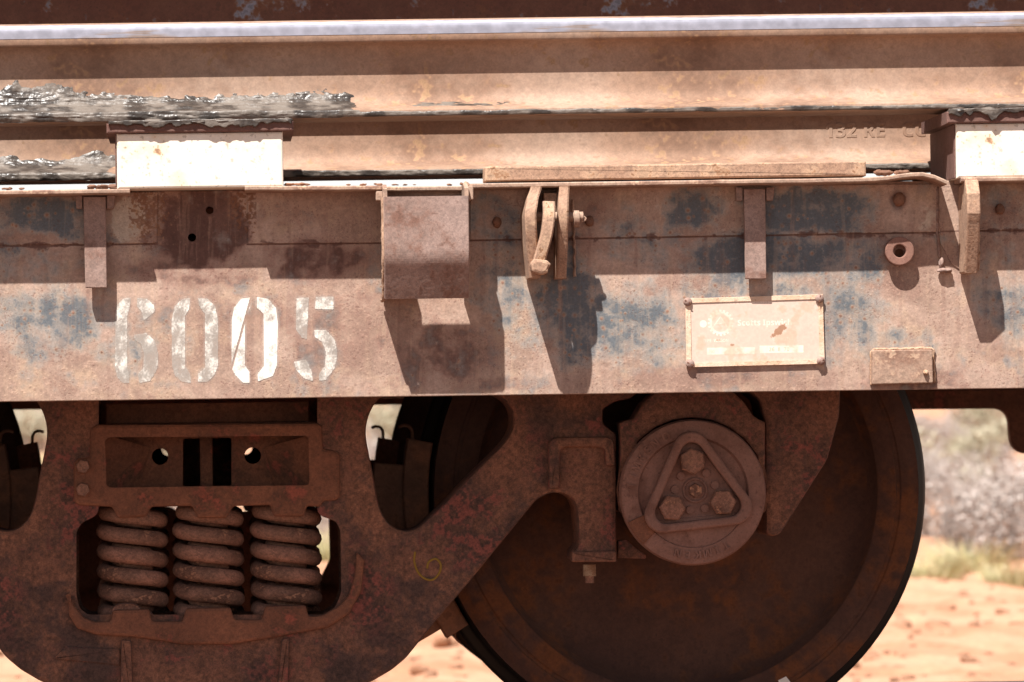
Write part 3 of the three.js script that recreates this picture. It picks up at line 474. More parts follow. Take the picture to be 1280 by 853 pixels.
// maker's plate
{
  const p = part('maker_plate', wagon), w = 1024, h = 512, cv = document.createElement('canvas'); cv.width = w; cv.height = h; const c = cv.getContext('2d');
  c.fillStyle = '#cdb5a6'; c.fillRect(0, 0, w, h); c.fillStyle = '#f3e6d4'; c.strokeStyle = '#f3e6d4'; c.textBaseline = 'middle';
  c.font = '26px sans-serif'; c.fillText('DESIGNED & MANUFACTURED BY', 250, 52);
  c.lineWidth = 16; c.beginPath(); c.arc(262, 195, 72, 0, 6.3); c.stroke(); for (let i = 0; i < 20; i++) { c.save(); c.translate(262, 195); c.rotate(i * .314); c.fillRect(-8, -94, 15, 18); c.restore(); }
  c.lineWidth = 8; c.beginPath(); c.moveTo(205, 225); c.lineTo(262, 150); c.lineTo(310, 225); c.moveTo(228, 200); c.lineTo(300, 195); c.stroke(); c.beginPath(); c.arc(135, 200, 26, 0, 6.3); c.fill();
  c.font = 'bold 58px sans-serif'; c.fillText('Scotts Ipswich', 385, 196, 500);
  c.font = '30px sans-serif'; c.fillText('TYPE  WAGON', 130, 320, 330); c.fillText('CAPACITY', 640, 316, 240);
  c.fillRect(160, 372, 350, 48); c.fillRect(545, 362, 320, 52); c.fillStyle = '#a98a6c'; c.font = '36px monospace'; c.fillText('26 8 70', 612, 390); c.fillStyle = '#d8c4ac'; c.fillText('No', 175, 397);
  const src = c.getImageData(0, 0, w, h).data, B = hexs(0x9b7257);
  const m = bake(w, h, null, (x, y, i, j) => {
    const jj = h - 1 - j, k = 4 * (jj * w + i), n = fbm(x * 9, y * 5, 701, 5), f = fbm(x * 60, y * 30, 703, 3), X = x * w, Y = jj;
    let col = [src[k] / 255, src[k + 1] / 255, src[k + 2] / 255]; col = lerp3(col, hexs(0xd6c0b1), .25 + .4 * sstep(.4, .65, n)); col = lerp3(col, hexs(0xc4a389), .5 * sstep(.58, .75, n));
    const dx = X - 690, dy = Y - 255, a = (dx * .62 + dy * .78), b2 = (dx * .78 - dy * .62), d = Math.hypot(a / 30, b2 / 78) + (f - .5) * 1.3; col = lerp3(col, B, .85 * (1 - sstep(.7, .95, d)));
    const d2 = Math.hypot((X - 345) / 22, (Y - 352) / 10) + (f - .5); col = lerp3(col, B, .7 * (1 - sstep(.6, .9, d2))); const d3 = Math.hypot((X - 240) / 34, (Y - 317) / 5) + (f - .5); col = lerp3(col, B, .7 * (1 - sstep(.6, .9, d3)));
    const kk = 1 + .08 * (f - .5); return [col[0] * kk, col[1] * kk, col[2] * kk, .5 + .3 * (src[k] / 255 - .8) + .15 * (f - .5), .6];
  }, { bump: .0006 });
  const q = [[857, 373.5], [1029, 368], [1031.5, 455], [858.5, 459.5]], g = ext(q, .004, .0035, { bevel: .0006, raw: true }).toNonIndexed(), ps = g.attributes.position, uv = [], [ax, ay] = W(857, 460, .004), [bx, by] = W(1031, 368, .004);
  for (let i = 0; i < ps.count; i++) uv.push((ps.getX(i) - ax) / (bx - ax), (ps.getY(i) - ay) / (by - ay)); g.setAttribute('uv', new THREE.Float32BufferAttribute(uv, 2)); mesh('plate_face', g, m, p);
  const inn = [[863, 378.5], [1023.5, 373.5], [1025.5, 450], [864.5, 454.5]]; mesh('plate_rim', ext(q, .0056, .0014, { holes: [inn], bevel: .0005 }), rust(39, .3, { a: 0xe2cab6, b: 0xd9bca3, c: 0xd0ae92, grain: .05 }), p);
  for (const [u, v, a] of [[860, 377.5, -.5], [1025, 373.5, 1.4], [863, 455, -.5], [1027, 451.5, .5]]) {
    const s = part('screw', p), [x, y] = W(u, v, .008); const hd = new THREE.SphereGeometry(.0082, 20, 8, 0, 6.2832, 0, 1.35).rotateX(Math.PI / 2).scale(1, 1, .75).translate(x, y, .0056); mesh('screw_head', buv(hd), M.strap, s);
    const sl = new THREE.BoxGeometry(.0125, .0016, .001).rotateZ(a).translate(x, y, .01105); mesh('screw_slot', buv(sl), M.bolster, s);
  }
}

// ---------------------------------------------------------------- white blocks under the upper rail, flat bar on the flange
function supportBlock(u0, u1, vT, vB, c0, c1, cT, label, drips) {
  const g = thing('support_block', label, 'block', 'white blocks carrying the upper rail'), zf = .07, yb = W((u0 + u1) / 2, vB, zf)[1], yt = W((u0 + u1) / 2, vT, zf)[1], xa = W(u0, 200, zf)[0], xb = W(u1, 200, zf)[0];
  mesh('block_body', box(xa, xb, yb, yt, -.205, zf, .004), M.white, g);
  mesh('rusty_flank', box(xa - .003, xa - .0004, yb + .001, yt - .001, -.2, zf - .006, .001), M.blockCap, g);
  const ca = W(c0, 160, .078)[0], cb = W(c1, 160, .078)[0], cy = W((u0 + u1) / 2, cT, .078)[1];
  mesh('cap_plate', box(ca, cb, yt + .0004, cy, -.21, .078, .003), M.blockCap, g);
  // tar squeezed over the edge of the cap
  const n = 90, top = [], bot = []; for (let i = 0; i <= n; i++) { const x = mix(ca + .004, cb - .004, i / n), d = (Math.max(0, fbm(x * 30, 2, drips, 4) - .45) * .03 + Math.max(0, fbm(x * 90, 5, drips + 3, 3) - .5) * .025) * (drips > 830 ? 1.2 : .7); top.push([x, cy + .002 + .005 * fbm(x * 40, 8, drips, 3)]); bot.push([x, cy - .001 - d]); }
  const s = new THREE.Shape([...top, ...bot.reverse()].map(([x, y]) => new THREE.Vector2(x, y))), t = new THREE.ExtrudeGeometry(s, { depth: .004, bevelEnabled: true, bevelThickness: .003, bevelSize: .0015, bevelOffset: -.001, bevelSegments: 2 }).translate(0, 0, .0765);
  const lumps = []; seed(drips); for (let i = 0; i < 26; i++) lumps.push(lump(R(.006, .012), [R(1, 2.4), R(.35, .6), R(1, 1.6)], drips + i, .6).translate(R(ca + .01, cb - .01), cy + .002, R(.045, .074)));
  mesh('tar_smear', buv(mergeGeometries([buv(t), ...lumps.map((l) => buv(l))])), M.tar, g);
  return g;
}
supportBlock(146, 354, 166, 235, 133, 367, 153, 'white painted block beside the strap, above the first two stencilled numerals', 801);
supportBlock(1196, 1404, 153.5, 221.5, 1184, 1418, 138, 'white painted block above the tall gusset, its left side in shade', 851);
{
  const b = thing('flat_bar', 'sand-coloured rusty flat bar lying along the top of the side beam', 'bar'), z = .05;
  mesh('bar_body', ext(rounded([[606, 209], [611, 207.5], [1083, 201.5], [1083.5, 220.2], [606, 227]], 1.5), z, .06, { bevel: .004 }), M.bar, b);
  const yP = Ytop - .0195; // timber-thin steel packers that carry the lower rail
  for (const [a, c] of [[-.16, -.02], [1.38, 1.6]]) { const p = mesh('steel_packer', box(a, c, yP, yL - .0003, -.38, -.23), M.underframe, scene); tag(p, 'thin steel packer between the lower rail and the deck', 'packer', 'packers under the lower rail'); }
}
{ // crumbs of rust and dried mud on the flange
  seed(77); const gs = []; const add = (u, v, z, r) => { const [x, y] = W(u, v, z); gs.push(buv(lump(r, [R(1, 2.2), R(.5, .9), 1], 900 + gs.length, .6).translate(x, y, z))); };
  for (let i = 0; i < 16; i++) add(R(112, 148), 236 - rnd() * 3, .06, R(.002, .0055)); for (let i = 0; i < 8; i++) add(R(360, 384), 230.5, .055, R(.003, .006)); for (let i = 0; i < 10; i++) add(R(400, 590), 231 - (rnd() < .2 ? 1 : 0), .06, R(.0015, .0035)); for (let i = 0; i < 6; i++) add(R(1, 30), 236, .06, R(.002, .004)); for (let i = 0; i < 14; i++) add(R(1095, 1150), 216, .045, R(.003, .007));
  const m = mesh('rust_crumbs', mergeGeometries(gs), M.underframe, scene); m.userData.kind = 'stuff'; tag(m, 'crumbs of rust and dried mud lying on the flange', 'crumbs');
}

// ---------------------------------------------------------------- bogie
const bogie = thing('bogie', 'dark rusty cast bogie frame with coil springs under the wagon', 'bogie');
const BC = 258, mir = (pts) => pts.map(([u, v]) => [2 * BC - u, v]).reverse(), zS = -.29, zMid = -1.37;
{
  const right = [[258, 430], [700, 430], [1000, 440], [1052, 470], [1050, 520], [1035, 575], [976, 668], [968, 671], [958, 669], [957, 530], [950, 500], [925, 480], [810, 480], [788, 499], [772, 501], [754, 511], [754, 530], [771, 542], [771, 703], [716, 702], [717, 690], [724, 682], [722, 636], [716, 623], [704, 617], [690, 616], [680, 620], [671, 625], [630, 675], [586, 729], [543, 779], [524, 803], [508, 823], [490, 838], [466, 852], [430, 868], [380, 884], [320, 894], [258, 897]];
  const outline = rounded([...right, ...mir(right.slice(1, -1))], 5);
  const tri = chaikin([[480, 492], [464, 510], [456, 538], [461, 567], [467, 595], [472, 627], [480, 648], [492, 660], [507, 665], [523, 661], [536, 649], [557, 629], [590, 594], [618, 567], [636, 548], [643, 530], [641, 512], [630, 498], [606, 488], [540, 486]], 2);
  const win = rounded([[118, 470], [402, 470], [402, 640], [424, 648], [431, 662], [432, 742], [424, 762], [408, 774], [108, 774], [95, 764], [90, 745], [90, 664], [98, 650], [118, 640]], 5);
  const geo = ext(outline, zS, .16, { holes: [tri, mir(tri), win, ring(63, 628, 6, 14), ring(57, 660, 6, 14)], bevel: .008 });
  const sf = part('side_frame', bogie);
  mesh('frame_casting', geo, M.bogie, sf);
  const far = mesh('far_side_frame', ext(outline, zS, .16, { holes: [tri, mir(tri), rounded([[100, 470], [420, 470], [420, 600], [452, 610], [456, 742], [440, 774], [80, 774], [92, 742], [94, 650], [110, 640]], 5)], bevel: .01 }), M.bolster, bogie); far.position.z = 2 * (zMid - zS) + .16;
  // raised edges of the casting
  mesh('spring_seat', ext(rounded([[118, 778], [138, 777], [141, 763], [186, 762], [190, 777], [228, 777], [233, 761], [288, 760], [293, 775], [327, 775], [332, 758], [382, 757], [386, 771], [402, 770], [424, 758], [436, 745], [444, 720], [446, 690], [456, 700], [452, 740], [436, 768], [410, 785], [350, 796], [290, 806], [230, 806], [170, 797], [120, 794], [96, 786], [86, 770], [84, 740], [92, 757], [104, 772]], 3), zS + .014, .03, { bevel: .006 }), M.bolster, sf);
  mesh('jaw_rim', ext(rounded([[686, 612], [686, 553], [693, 547], [760, 546], [768, 551], [770, 583], [757, 583], [756, 562], [748, 559], [706, 559], [701, 564], [700, 611]], 4), zS + .02, .03, { bevel: .007 }), M.bogie, sf);
  mesh('jaw_lip', ext(rounded([[715, 690], [771, 689], [771, 703], [715, 703]], 2), zS + .012, .03, { bevel: .004 }), M.bogie, sf);
  mesh('casting_rib', ext(rounded([[151, 800], [164, 801], [167, 880], [150, 880]], 3), zS + .012, .02, { bevel: .005 }), M.bogie, sf);
  mesh('casting_rib', ext(rounded([[352, 800], [362, 797], [360, 880], [345, 880]], 3), zS + .012, .02, { bevel: .005 }), M.bogie, sf);
  mesh('casting_pad', ext(rounded([[82, 809], [150, 812], [150, 832], [66, 824]], 2), zS + .004, .008, { bevel: .002 }), M.bogie, sf);
  mesh('retaining_key', ext(rounded([[773, 676], [783, 675], [796, 686], [808, 694], [808, 699], [773, 698]], 2), zS - .03, .03), M.bogie, sf);
  const bolt = part('jaw_bolt', sf), [nx, ny] = W(737, 706, zS - .05);
  mesh('bolt_nut', buv(new THREE.CylinderGeometry(.0135, .0135, .022, 6).translate(nx, ny - .011, zS - .05)), M.nut, bolt); mesh('bolt_end', buv(new THREE.CylinderGeometry(.0085, .0085, .014, 14).translate(nx, ny - .028, zS - .05)), M.spring, bolt);
  // yellow chalk curl on the strut
  const curl = new THREE.CatmullRomCurve3([[519, 690], [518, 702], [523, 716], [532, 724], [541, 725], [549, 717], [551, 706], [545, 699], [536, 703], [534, 711]].map(([u, v]) => V3(u, v, zS + .0004))), cg = new THREE.TubeGeometry(curl, 60, .0024, 6), cp = cg.attributes.position;
  for (let i = 0; i < cp.count; i++) cp.setZ(i, zS + .0004 + (cp.getZ(i) - zS - .0004) * .2); mesh('chalk_curl', cg, M.yellow, sf);
}
// bolster end: open box with lugs, walls inside, holes right through
{
  const b = part('bolster', bogie), z = -.282;
  const outl = rounded([[113, 536], [121, 531], [396, 529], [402, 532], [404, 561], [420, 564], [425, 568], [425, 622], [420, 626], [404, 627], [400, 634], [384, 633], [380, 646], [342, 646], [338, 632], [292, 633], [283, 648], [247, 648], [240, 633], [189, 634], [183, 646], [147, 648], [140, 634], [98, 632], [92, 627], [92, 580], [97, 573], [112, 572]], 3);
  const open = rounded([[127, 549], [134, 543], [384, 541], [390, 546], [391, 606], [386, 611], [136, 614], [129, 609]], 4);
  mesh('bolster_face', ext(outl, z, .05, { holes: [open], bevel: .006 }), M.bolster, b);
  const wall = rect(114, 533, 404, 628), h1 = ring(200, 571, 13, 24), h2 = ring(316, 570, 13, 24), mid = rounded([[226, 546], [292, 545], [292, 610], [226, 611]], 5);
  const wg = ext(wall, z - .13, .03, { holes: [h1, h2, mid], bevel: .004 });
  mesh('inner_wall', wg, M.bolster, b); const zw = 2 * zMid - z + .13; mesh('far_inner_wall', ext(rect(140, 520, 380, 612), zw, .03, { holes: [ring(210, 562, 10), ring(307, 560, 10)], bevel: .003 }), M.bolster, b);
  // sloping cheeks that lead from the rim to the inner wall
  const cheek = (ua, ub) => { const A = [[ua, 543, z - .045], [ub, 560, z - .128], [ub + (ub > ua ? -14 : 14), 611, z - .128], [ua, 611, z - .045]].map((p) => V3(...p)); const g = new THREE.BufferGeometry(); const d = new THREE.Vector3(0, 0, -.012), Q = [...A, ...A.map((p) => p.clone().add(d))]; g.setAttribute('position', new THREE.Float32BufferAttribute(Q.flatMap((p) => p.toArray()), 3)); g.setIndex([0, 3, 1, 1, 3, 2, 4, 5, 7, 5, 6, 7, 0, 1, 4, 1, 5, 4, 2, 3, 6, 3, 7, 6, 1, 2, 5, 2, 6, 5, 0, 4, 3, 3, 4, 7]); g.computeVertexNormals(); mesh('inner_cheek', buv(toCreasedNormals(g, .3)), M.bolster, b); };
  cheek(129, 188); cheek(391, 330);
  const xa = W(118, 580, z)[0], xb = W(402, 580, z)[0], yt = W(258, 533, z)[1], yb = W(258, 613, z)[1];
  mesh('top_web', box(xa, xb, yt - .008, yt + .006, 2 * zMid - z + .06, z - .051), M.bolster, b); mesh('bottom_web', box(xa, xb, yb - .012, yb, 2 * zMid - z + .06, z - .051), M.bolster, b);
  for (const x of [xa, xb - .012]) mesh('side_web', box(x, x + .012, yb + .0005, yt - .0085, 2 * zMid - z + .06, z - .051), M.bolster, b);
  mesh('centre_rib', box(W(250, 580, -.5)[0], W(266, 580, -.5)[0], yb + .0005, yt - .0085, -.62, -.45), M.bolster, b); mesh('diaphragm', box(W(224, 580, -1)[0], W(294, 580, -1)[0], yb + .0005, yt - .0085, -1.1, -.9), M.bolster, b);
  mesh('bolster_top', box(xa + .02, xb - .02, yt + .0065, yt + .045, 2 * zMid - z + .1, z - .1), M.bolster, b);
  for (const v of [583.5, 612.5]) { const [x, y] = W(103.5, v, z + .01); mesh('bolt_head', buv(cyl(.0125, .0135, .012, 6).rotateZ(.3).translate(x, y, z + .0062)), M.spring, b); }
}
// coil springs, each with an inner coil
{
  const coil = (rad, wire, y0, y1, turns, ph, taper = .6) => {
    class C extends THREE.Curve { getPoint(t, o = new THREE.Vector3()) { const a = ph + t * turns * 2 * Math.PI; return o.set(rad * Math.cos(a), mix(y0, y1, t), rad * Math.sin(a)); } }
    const g = new THREE.TubeGeometry(new C(), Math.round(turns * 30), wire, 10); const e0 = new THREE.SphereGeometry(wire, 10, 8), e1 = e0.clone(), p = new C(); e0.translate(...p.getPoint(0).toArray()); e1.translate(...p.getPoint(1).toArray()); return mergeGeometries([g, e0, e1]);
  };
  const zc = zS - .083, yTop = W(258, 637, zc)[1], yBot = W(258, 774, zc)[1], h = yTop - yBot, outer = coil(.054, .0152, -h / 2 + .006, h / 2 - .004, 5.25, 1.1), inner = coil(.031, .0095, -h / 2 + .005, h / 2 - .005, 7.5, 2.4);
  const ps = outer.attributes.uv; for (let i = 0; i < ps.count; i++) ps.setXY(i, ps.getX(i) * 1.8, ps.getY(i) * .1); const pi = inner.attributes.uv; for (let i = 0; i < pi.count; i++) pi.setXY(i, pi.getX(i) * 1.4, pi.getY(i) * .06);
  const place = (u, z, vz, k) => { const s = part('coil_spring', bogie), [x] = W(u, 700, vz); s.position.set(x, (yTop + yBot) / 2, z); mesh('outer_coil', outer, M.spring, s); mesh('inner_coil', inner, M.spring, s); s.rotation.y = k; };
  [[165.5, 0], [260.5, .06], [357.5, -.04]].forEach(([u, k]) => { place(u, zc, zc, k); place(u, zc - .16, zc, k + 1); place(u, 2 * zMid - zc, zc, k + 2); });
  mesh('spring_plank', ext(rect(150, 640, 396, 800), -.72, .02), M.bolster, bogie);
  const [sx, sy] = W(158, 763, zS - .02); mesh('seat_button', buv(new THREE.CylinderGeometry(.026, .028, .03, 24).rotateX(Math.PI / 2).scale(1, .5, 1).translate(sx, sy, zS - .012)), M.spring, bogie);
  const [ax] = W(92, 700, zS), [bx] = W(430, 700, zS); mesh('seat_floor', box(ax, bx, yBot - .03, yBot - .001, zS - .3, zS - .02), M.bogie, bogie);
  mesh('far_seat_floor', box(ax, bx, yBot - .03, yBot - .001, 2 * zMid - zS - .0, 2 * zMid - zS + .3), M.bogie, bogie);
}

// ---------------------------------------------------------------- wheelsets
const [AX, AY] = W(867, 616, -.23), RT = .474, XC = (W(BC, 600, zS)[0]);
const wheelProfile = [[.05, -.02], [.105, -.02], [.115, -.012], [.12, .02], [.13, .004], [.16, -.024], [.22, -.046], [.3, -.054], [.352, -.05], [.374, -.036], [.384, -.014], [.389, -.003], [.394, 0], [.424, 0], [.427, -.003], [.432, -.003], [.435, 0], [.448, 0], [.455, -.004], [RT - .004, -.012], [RT + .001, -.095], [RT + .006, -.103], [RT + .018, -.109], [RT + .025, -.116], [RT + .026, -.124], [RT + .02, -.133], [RT + .006, -.138], [.4, -.14], [.39, -.13], [.36, -.09], [.25, -.075], [.15, -.1], [.1, -.14], [.05, -.14]];
function wheelset(x, label) {
  const g = thing('wheelset', label, 'wheelset', undefined); g.position.set(x, 0, zMid);
  const lathe = new THREE.LatheGeometry(wheelProfile.map(([r, z]) => new THREE.Vector2(r, z)), 120); lathe.rotateX(Math.PI / 2);     // axis y becomes z
  const wg = buv(toCreasedNormals(lathe, .6));
  const w1 = part('wheel', g); w1.position.set(0, AY, .85); mesh('wheel_disc', wg, M.wheel, w1);
  const tread = new THREE.LatheGeometry([[RT - .0035, -.014], [RT + .0014, -.095], [RT + .0066, -.1025], [RT + .0186, -.1085], [RT + .0257, -.1157], [RT + .0268, -.124]].map(([r, z]) => new THREE.Vector2(r, z)), 120).rotateX(Math.PI / 2); mesh('worn_tread', tread, M.shine, w1);
  const w2 = part('far_wheel', g); w2.position.set(0, AY, -.85); w2.rotation.y = Math.PI; mesh('wheel_disc', wg, M.wheel, w2);
  mesh('axle', buv(cyl(.082, .082, 2.1, 32).translate(0, AY, 0)), M.wheel, g);
  return g;
}
const right = wheelset(AX, 'rusty spoked-less wheel and axle with a triangular recess in its bearing cap');
tag(right, 'large dark wheel and axle whose round bearing cap holds three hexagon bolts', 'wheelset');
wheelset(2 * XC - AX, 'dark wheel and axle at the other end of the bogie, mostly hidden by the frame');
{ // paint mark on the rim
  const z = -.5192, a = V3(973, 851, z), b = V3(983, 846, z), c = V3(990, 855, z), d = V3(978, 862, z), g = new THREE.BufferGeometry(); const w1 = right.children[0], o = new THREE.Vector3(AX, AY, zMid + .85);
  g.setAttribute('position', new THREE.Float32BufferAttribute([a, d, b, d, c, b].flatMap((p) => p.clone().sub(o).toArray()), 3)); g.computeVertexNormals(); mesh('paint_mark', buv(g), M.palePaint, w1);
}
{ // bearing and end cap on the right wheelset
  const b = part('bearing', right), z0 = -.232 - zMid; b.position.set(0, AY, 0);
  const body = new THREE.LatheGeometry([[.05, -.2], [.125, -.2], [.125, -.05], [.134, -.046], [.134, -.03], [.137, -.026], [.137, -.008], [.134, -.002], [.13, 0], [.104, .001], [.1, -.006], [.06, -.006], [.0001, -.006]].map(([r, z]) => new THREE.Vector2(r, z)), 80).rotateX(Math.PI / 2).translate(0, 0, z0);
  mesh('cap_disc', buv(toCreasedNormals(body, .5)), M.cap, b);
  // rounded triangular rim
  const tri = (r, rr, n = 10) => { const p = []; for (let k = 0; k < 3; k++) { const a = Math.PI / 2 + .1 + k * 2.0944, cx = (r - rr) * Math.cos(a), cy = (r - rr) * Math.sin(a); for (let i = 0; i <= n; i++) { const t = a - 1.0472 + 2.0944 * i / n; p.push(new THREE.Vector2(cx + rr * Math.cos(t), cy + rr * Math.sin(t))); } } return p; };
  const s = new THREE.Shape(tri(.111, .034)); s.holes.push(new THREE.Path(tri(.09, .021)));
  mesh('triangular_rim', buv(new THREE.ExtrudeGeometry(s, { depth: .016, bevelEnabled: true, bevelThickness: .006, bevelSize: .006, bevelOffset: -.006, bevelSegments: 4, curveSegments: 8 }).translate(.004, .004, z0 - .004)), M.cap, b);
  const foot = new THREE.Shape(); foot.absarc(0, 0, .101, Math.PI * 1.18, Math.PI * 1.87); mesh('cap_crescent', buv(new THREE.ExtrudeGeometry(foot, { depth: .005, bevelEnabled: true, bevelThickness: .002, bevelSize: .002, bevelSegments: 2, curveSegments: 20 }).translate(0, 0, z0 - .008)), M.cap, b);
  mesh('locking_plate', buv(new THREE.ExtrudeGeometry(new THREE.Shape(tri(.089, .02)), { depth: .002, bevelEnabled: false }).translate(.004, .004, z0 - .006)), M.cap, b);
  for (const k of [0, 1, 2]) {
    const a = Math.PI / 2 + .1 + k * 2.0944, x = .004 + .055 * Math.cos(a), y = .004 + .055 * Math.sin(a);
    mesh('cap_bolt', buv(toCreasedNormals(new THREE.LatheGeometry([[.0001, .022], [.0225, .022], [.0252, .019], [.0252, 0]].map(([r, z]) => new THREE.Vector2(r, z)), 6), .4).rotateX(Math.PI / 2).rotateZ([.1, .45, .55][k]).translate(x, y, z0 - .004)), M.spring, b);
    for (const e of [-.5, .5]) mesh('locking_tab', buv(new THREE.CylinderGeometry(.0075, .008, .006, 14).rotateX(Math.PI / 2).translate(.004 + .038 * Math.cos(a + e * 1.35), .004 + .038 * Math.sin(a + e * 1.35), z0 - .002)), M.cap, b);
  }
  mesh('centre_ring', buv(new THREE.TorusGeometry(.0215, .0028, 8, 32).translate(.004, .004, z0 - .0035)), M.cap, b); mesh('centre_plug', buv(cyl(.0125, .014, .012, 6).translate(.004, .004, z0 + .001)), M.spring, b);
  const letters = []; const word = (chars, a0, da, up) => [...chars].forEach((ch, i) => { const g = new TextGeometry(ch, { font, size: .0155, depth: .003, curveSegments: 2 }); g.computeBoundingBox(); const bb = g.boundingBox; g.translate(-(bb.min.x + bb.max.x) / 2, -.0072, 0); const a = a0 + da * i; g.rotateZ(a - Math.PI / 2); g.translate(.1165 * Math.cos(a), .1165 * Math.sin(a), z0 + .0003); letters.push(buv(g)); });
  word('TIMKEN', 3.02, -.16); word('O', 3.02 - .16 * 6.3, 0); word('TIMKEN', 5.25, -.16); 
  mesh('cap_lettering', mergeGeometries(letters), M.cap, b);
  const q = new THREE.Shape(); const ang = 3.72; q.absarc(0, 0, .1335, ang - .16, ang + .2); q.absarc(0, 0, .096, ang + .2, ang - .16, true); mesh('cap_notch_pad', buv(new THREE.ExtrudeGeometry(q, { depth: .004, bevelEnabled: true, bevelThickness: .0015, bevelSize: .001, bevelSegments: 1 }).translate(0, 0, z0 - .0005)), M.bolster, b);
}
// adapter saddled on the bearing, under the side frame
{
  const ad = part('bearing_adapter', bogie), z = -.262;
  const o = rounded([[776, 640], [776, 529], [781, 526], [793, 524], [806, 503], [824, 486], [912, 486], [930, 502], [942, 520], [950, 525], [957, 528], [957, 640], [945, 640], ...ring(866, 614, 92, 24).filter(([u, v]) => v < 640).sort((a, b) => Math.atan2(b[1] - 640, b[0] - 866) < Math.atan2(a[1] - 640, a[0] - 866) ? -1 : 1), [788, 640]], 2);
  mesh('adapter_body', ext(o, z, .12, { bevel: .005 }), M.bogie, ad);
  const [x, y] = W(816, 525, z); mesh('cast_ring_mark', buv(new THREE.TorusGeometry(.0065, .0012, 6, 20).translate(x, y, z + .0005)), M.bogie, ad);
}
// brake gear: shoes that hug the wheels, beams across, hooked pins
{
  const wx = AX, wy = AY;
  const arcShape = (x, dir, r0, r1, a0, a1) => { const s = new THREE.Shape(); const n = 14; for (let i = 0; i <= n; i++) { const a = mix(a0, a1, i / n); s[i ? 'lineTo' : 'moveTo'](x + dir * r1 * Math.cos(a), wy + r1 * Math.sin(a)); } for (let i = n; i >= 0; i--) { const a = mix(a0, a1, i / n); s.lineTo(x + dir * r0 * Math.cos(a), wy + r0 * Math.sin(a)); } return s; };
  const ex = (s, z, d) => buv(new THREE.ExtrudeGeometry(s, { depth: d, bevelEnabled: true, bevelThickness: .003, bevelSize: .003, bevelSegments: 1 }).translate(0, 0, z));
  const hook = (x, y, z, m, k) => mesh('hooked_pin', buv(new THREE.TubeGeometry(new THREE.CatmullRomCurve3([[0, -.05], [.001, .0], [.0, .022], [-.006, .031], [-.016, .033], [-.026, .03]].map(([a, b]) => new THREE.Vector3(x + a * k, y + b, z)), false, 'catmullrom', .3), 30, .0036, 7)), m, bogie);
  for (const [dir, xx] of [[-1, AX], [1, 2 * XC - AX]]) for (const [zz, m] of [[-.655, M.underframe], [-2.165, M.bolster]]) {
    mesh('brake_shoe', ex(arcShape(xx, dir, RT + .008, RT + .052, -.56, .2), zz, .08), m, bogie);
    mesh('brake_head', ex(arcShape(xx, dir, RT + .054, RT + .11, -.52, .1), zz + .012, .056), m, bogie);
    const hx = xx + dir * (RT + .034); hook(hx, AY + .1, zz + .04, m, -dir);
  }
  for (const dir of [-1, 1]) { const x = XC + dir * .36; mesh('brake_beam', box(Math.min(x, x + dir * .085), Math.max(x, x + dir * .085), AY - .06, AY + .018, -2.1, -.66), M.bolster, bogie); }
  // a bent wire below the shoe
  const w = new THREE.CatmullRomCurve3([[562, 770], [564, 787], [569, 792], [569, 797], [573, 802], [576, 804]].map(([u, v]) => V3(u, v, -.6))); mesh('bent_wire', buv(new THREE.TubeGeometry(w, 24, .0022, 6)), M.bolster, bogie);
}

// ---------------------------------------------------------------- track the wagon stands on
for (const [z, label] of [[zMid + .755, 'worn running rail under the wheel beside the springs'], [zMid - .755, 'worn running rail with bright head beyond the wheels, on sandy ground']]) {
  const t = thing('track_rail', label, 'rail'); t.position.set(0, AY - RT - .1815, z); mesh('rail_body', railGeo(-14, 26), M.railRust, t); mesh('running_surface', (() => { const a = coat(-14, 26, 4, 18, 23, 8, () => .0004), pts = [[-.0179, .1806], [0, .1813], [.0179, .1806]]; return a; })(), M.steel, t); mesh('rail_top', buv(new THREE.BoxGeometry(40, .0006, .05).translate(6, .181, 0)), M.steel, t);
}

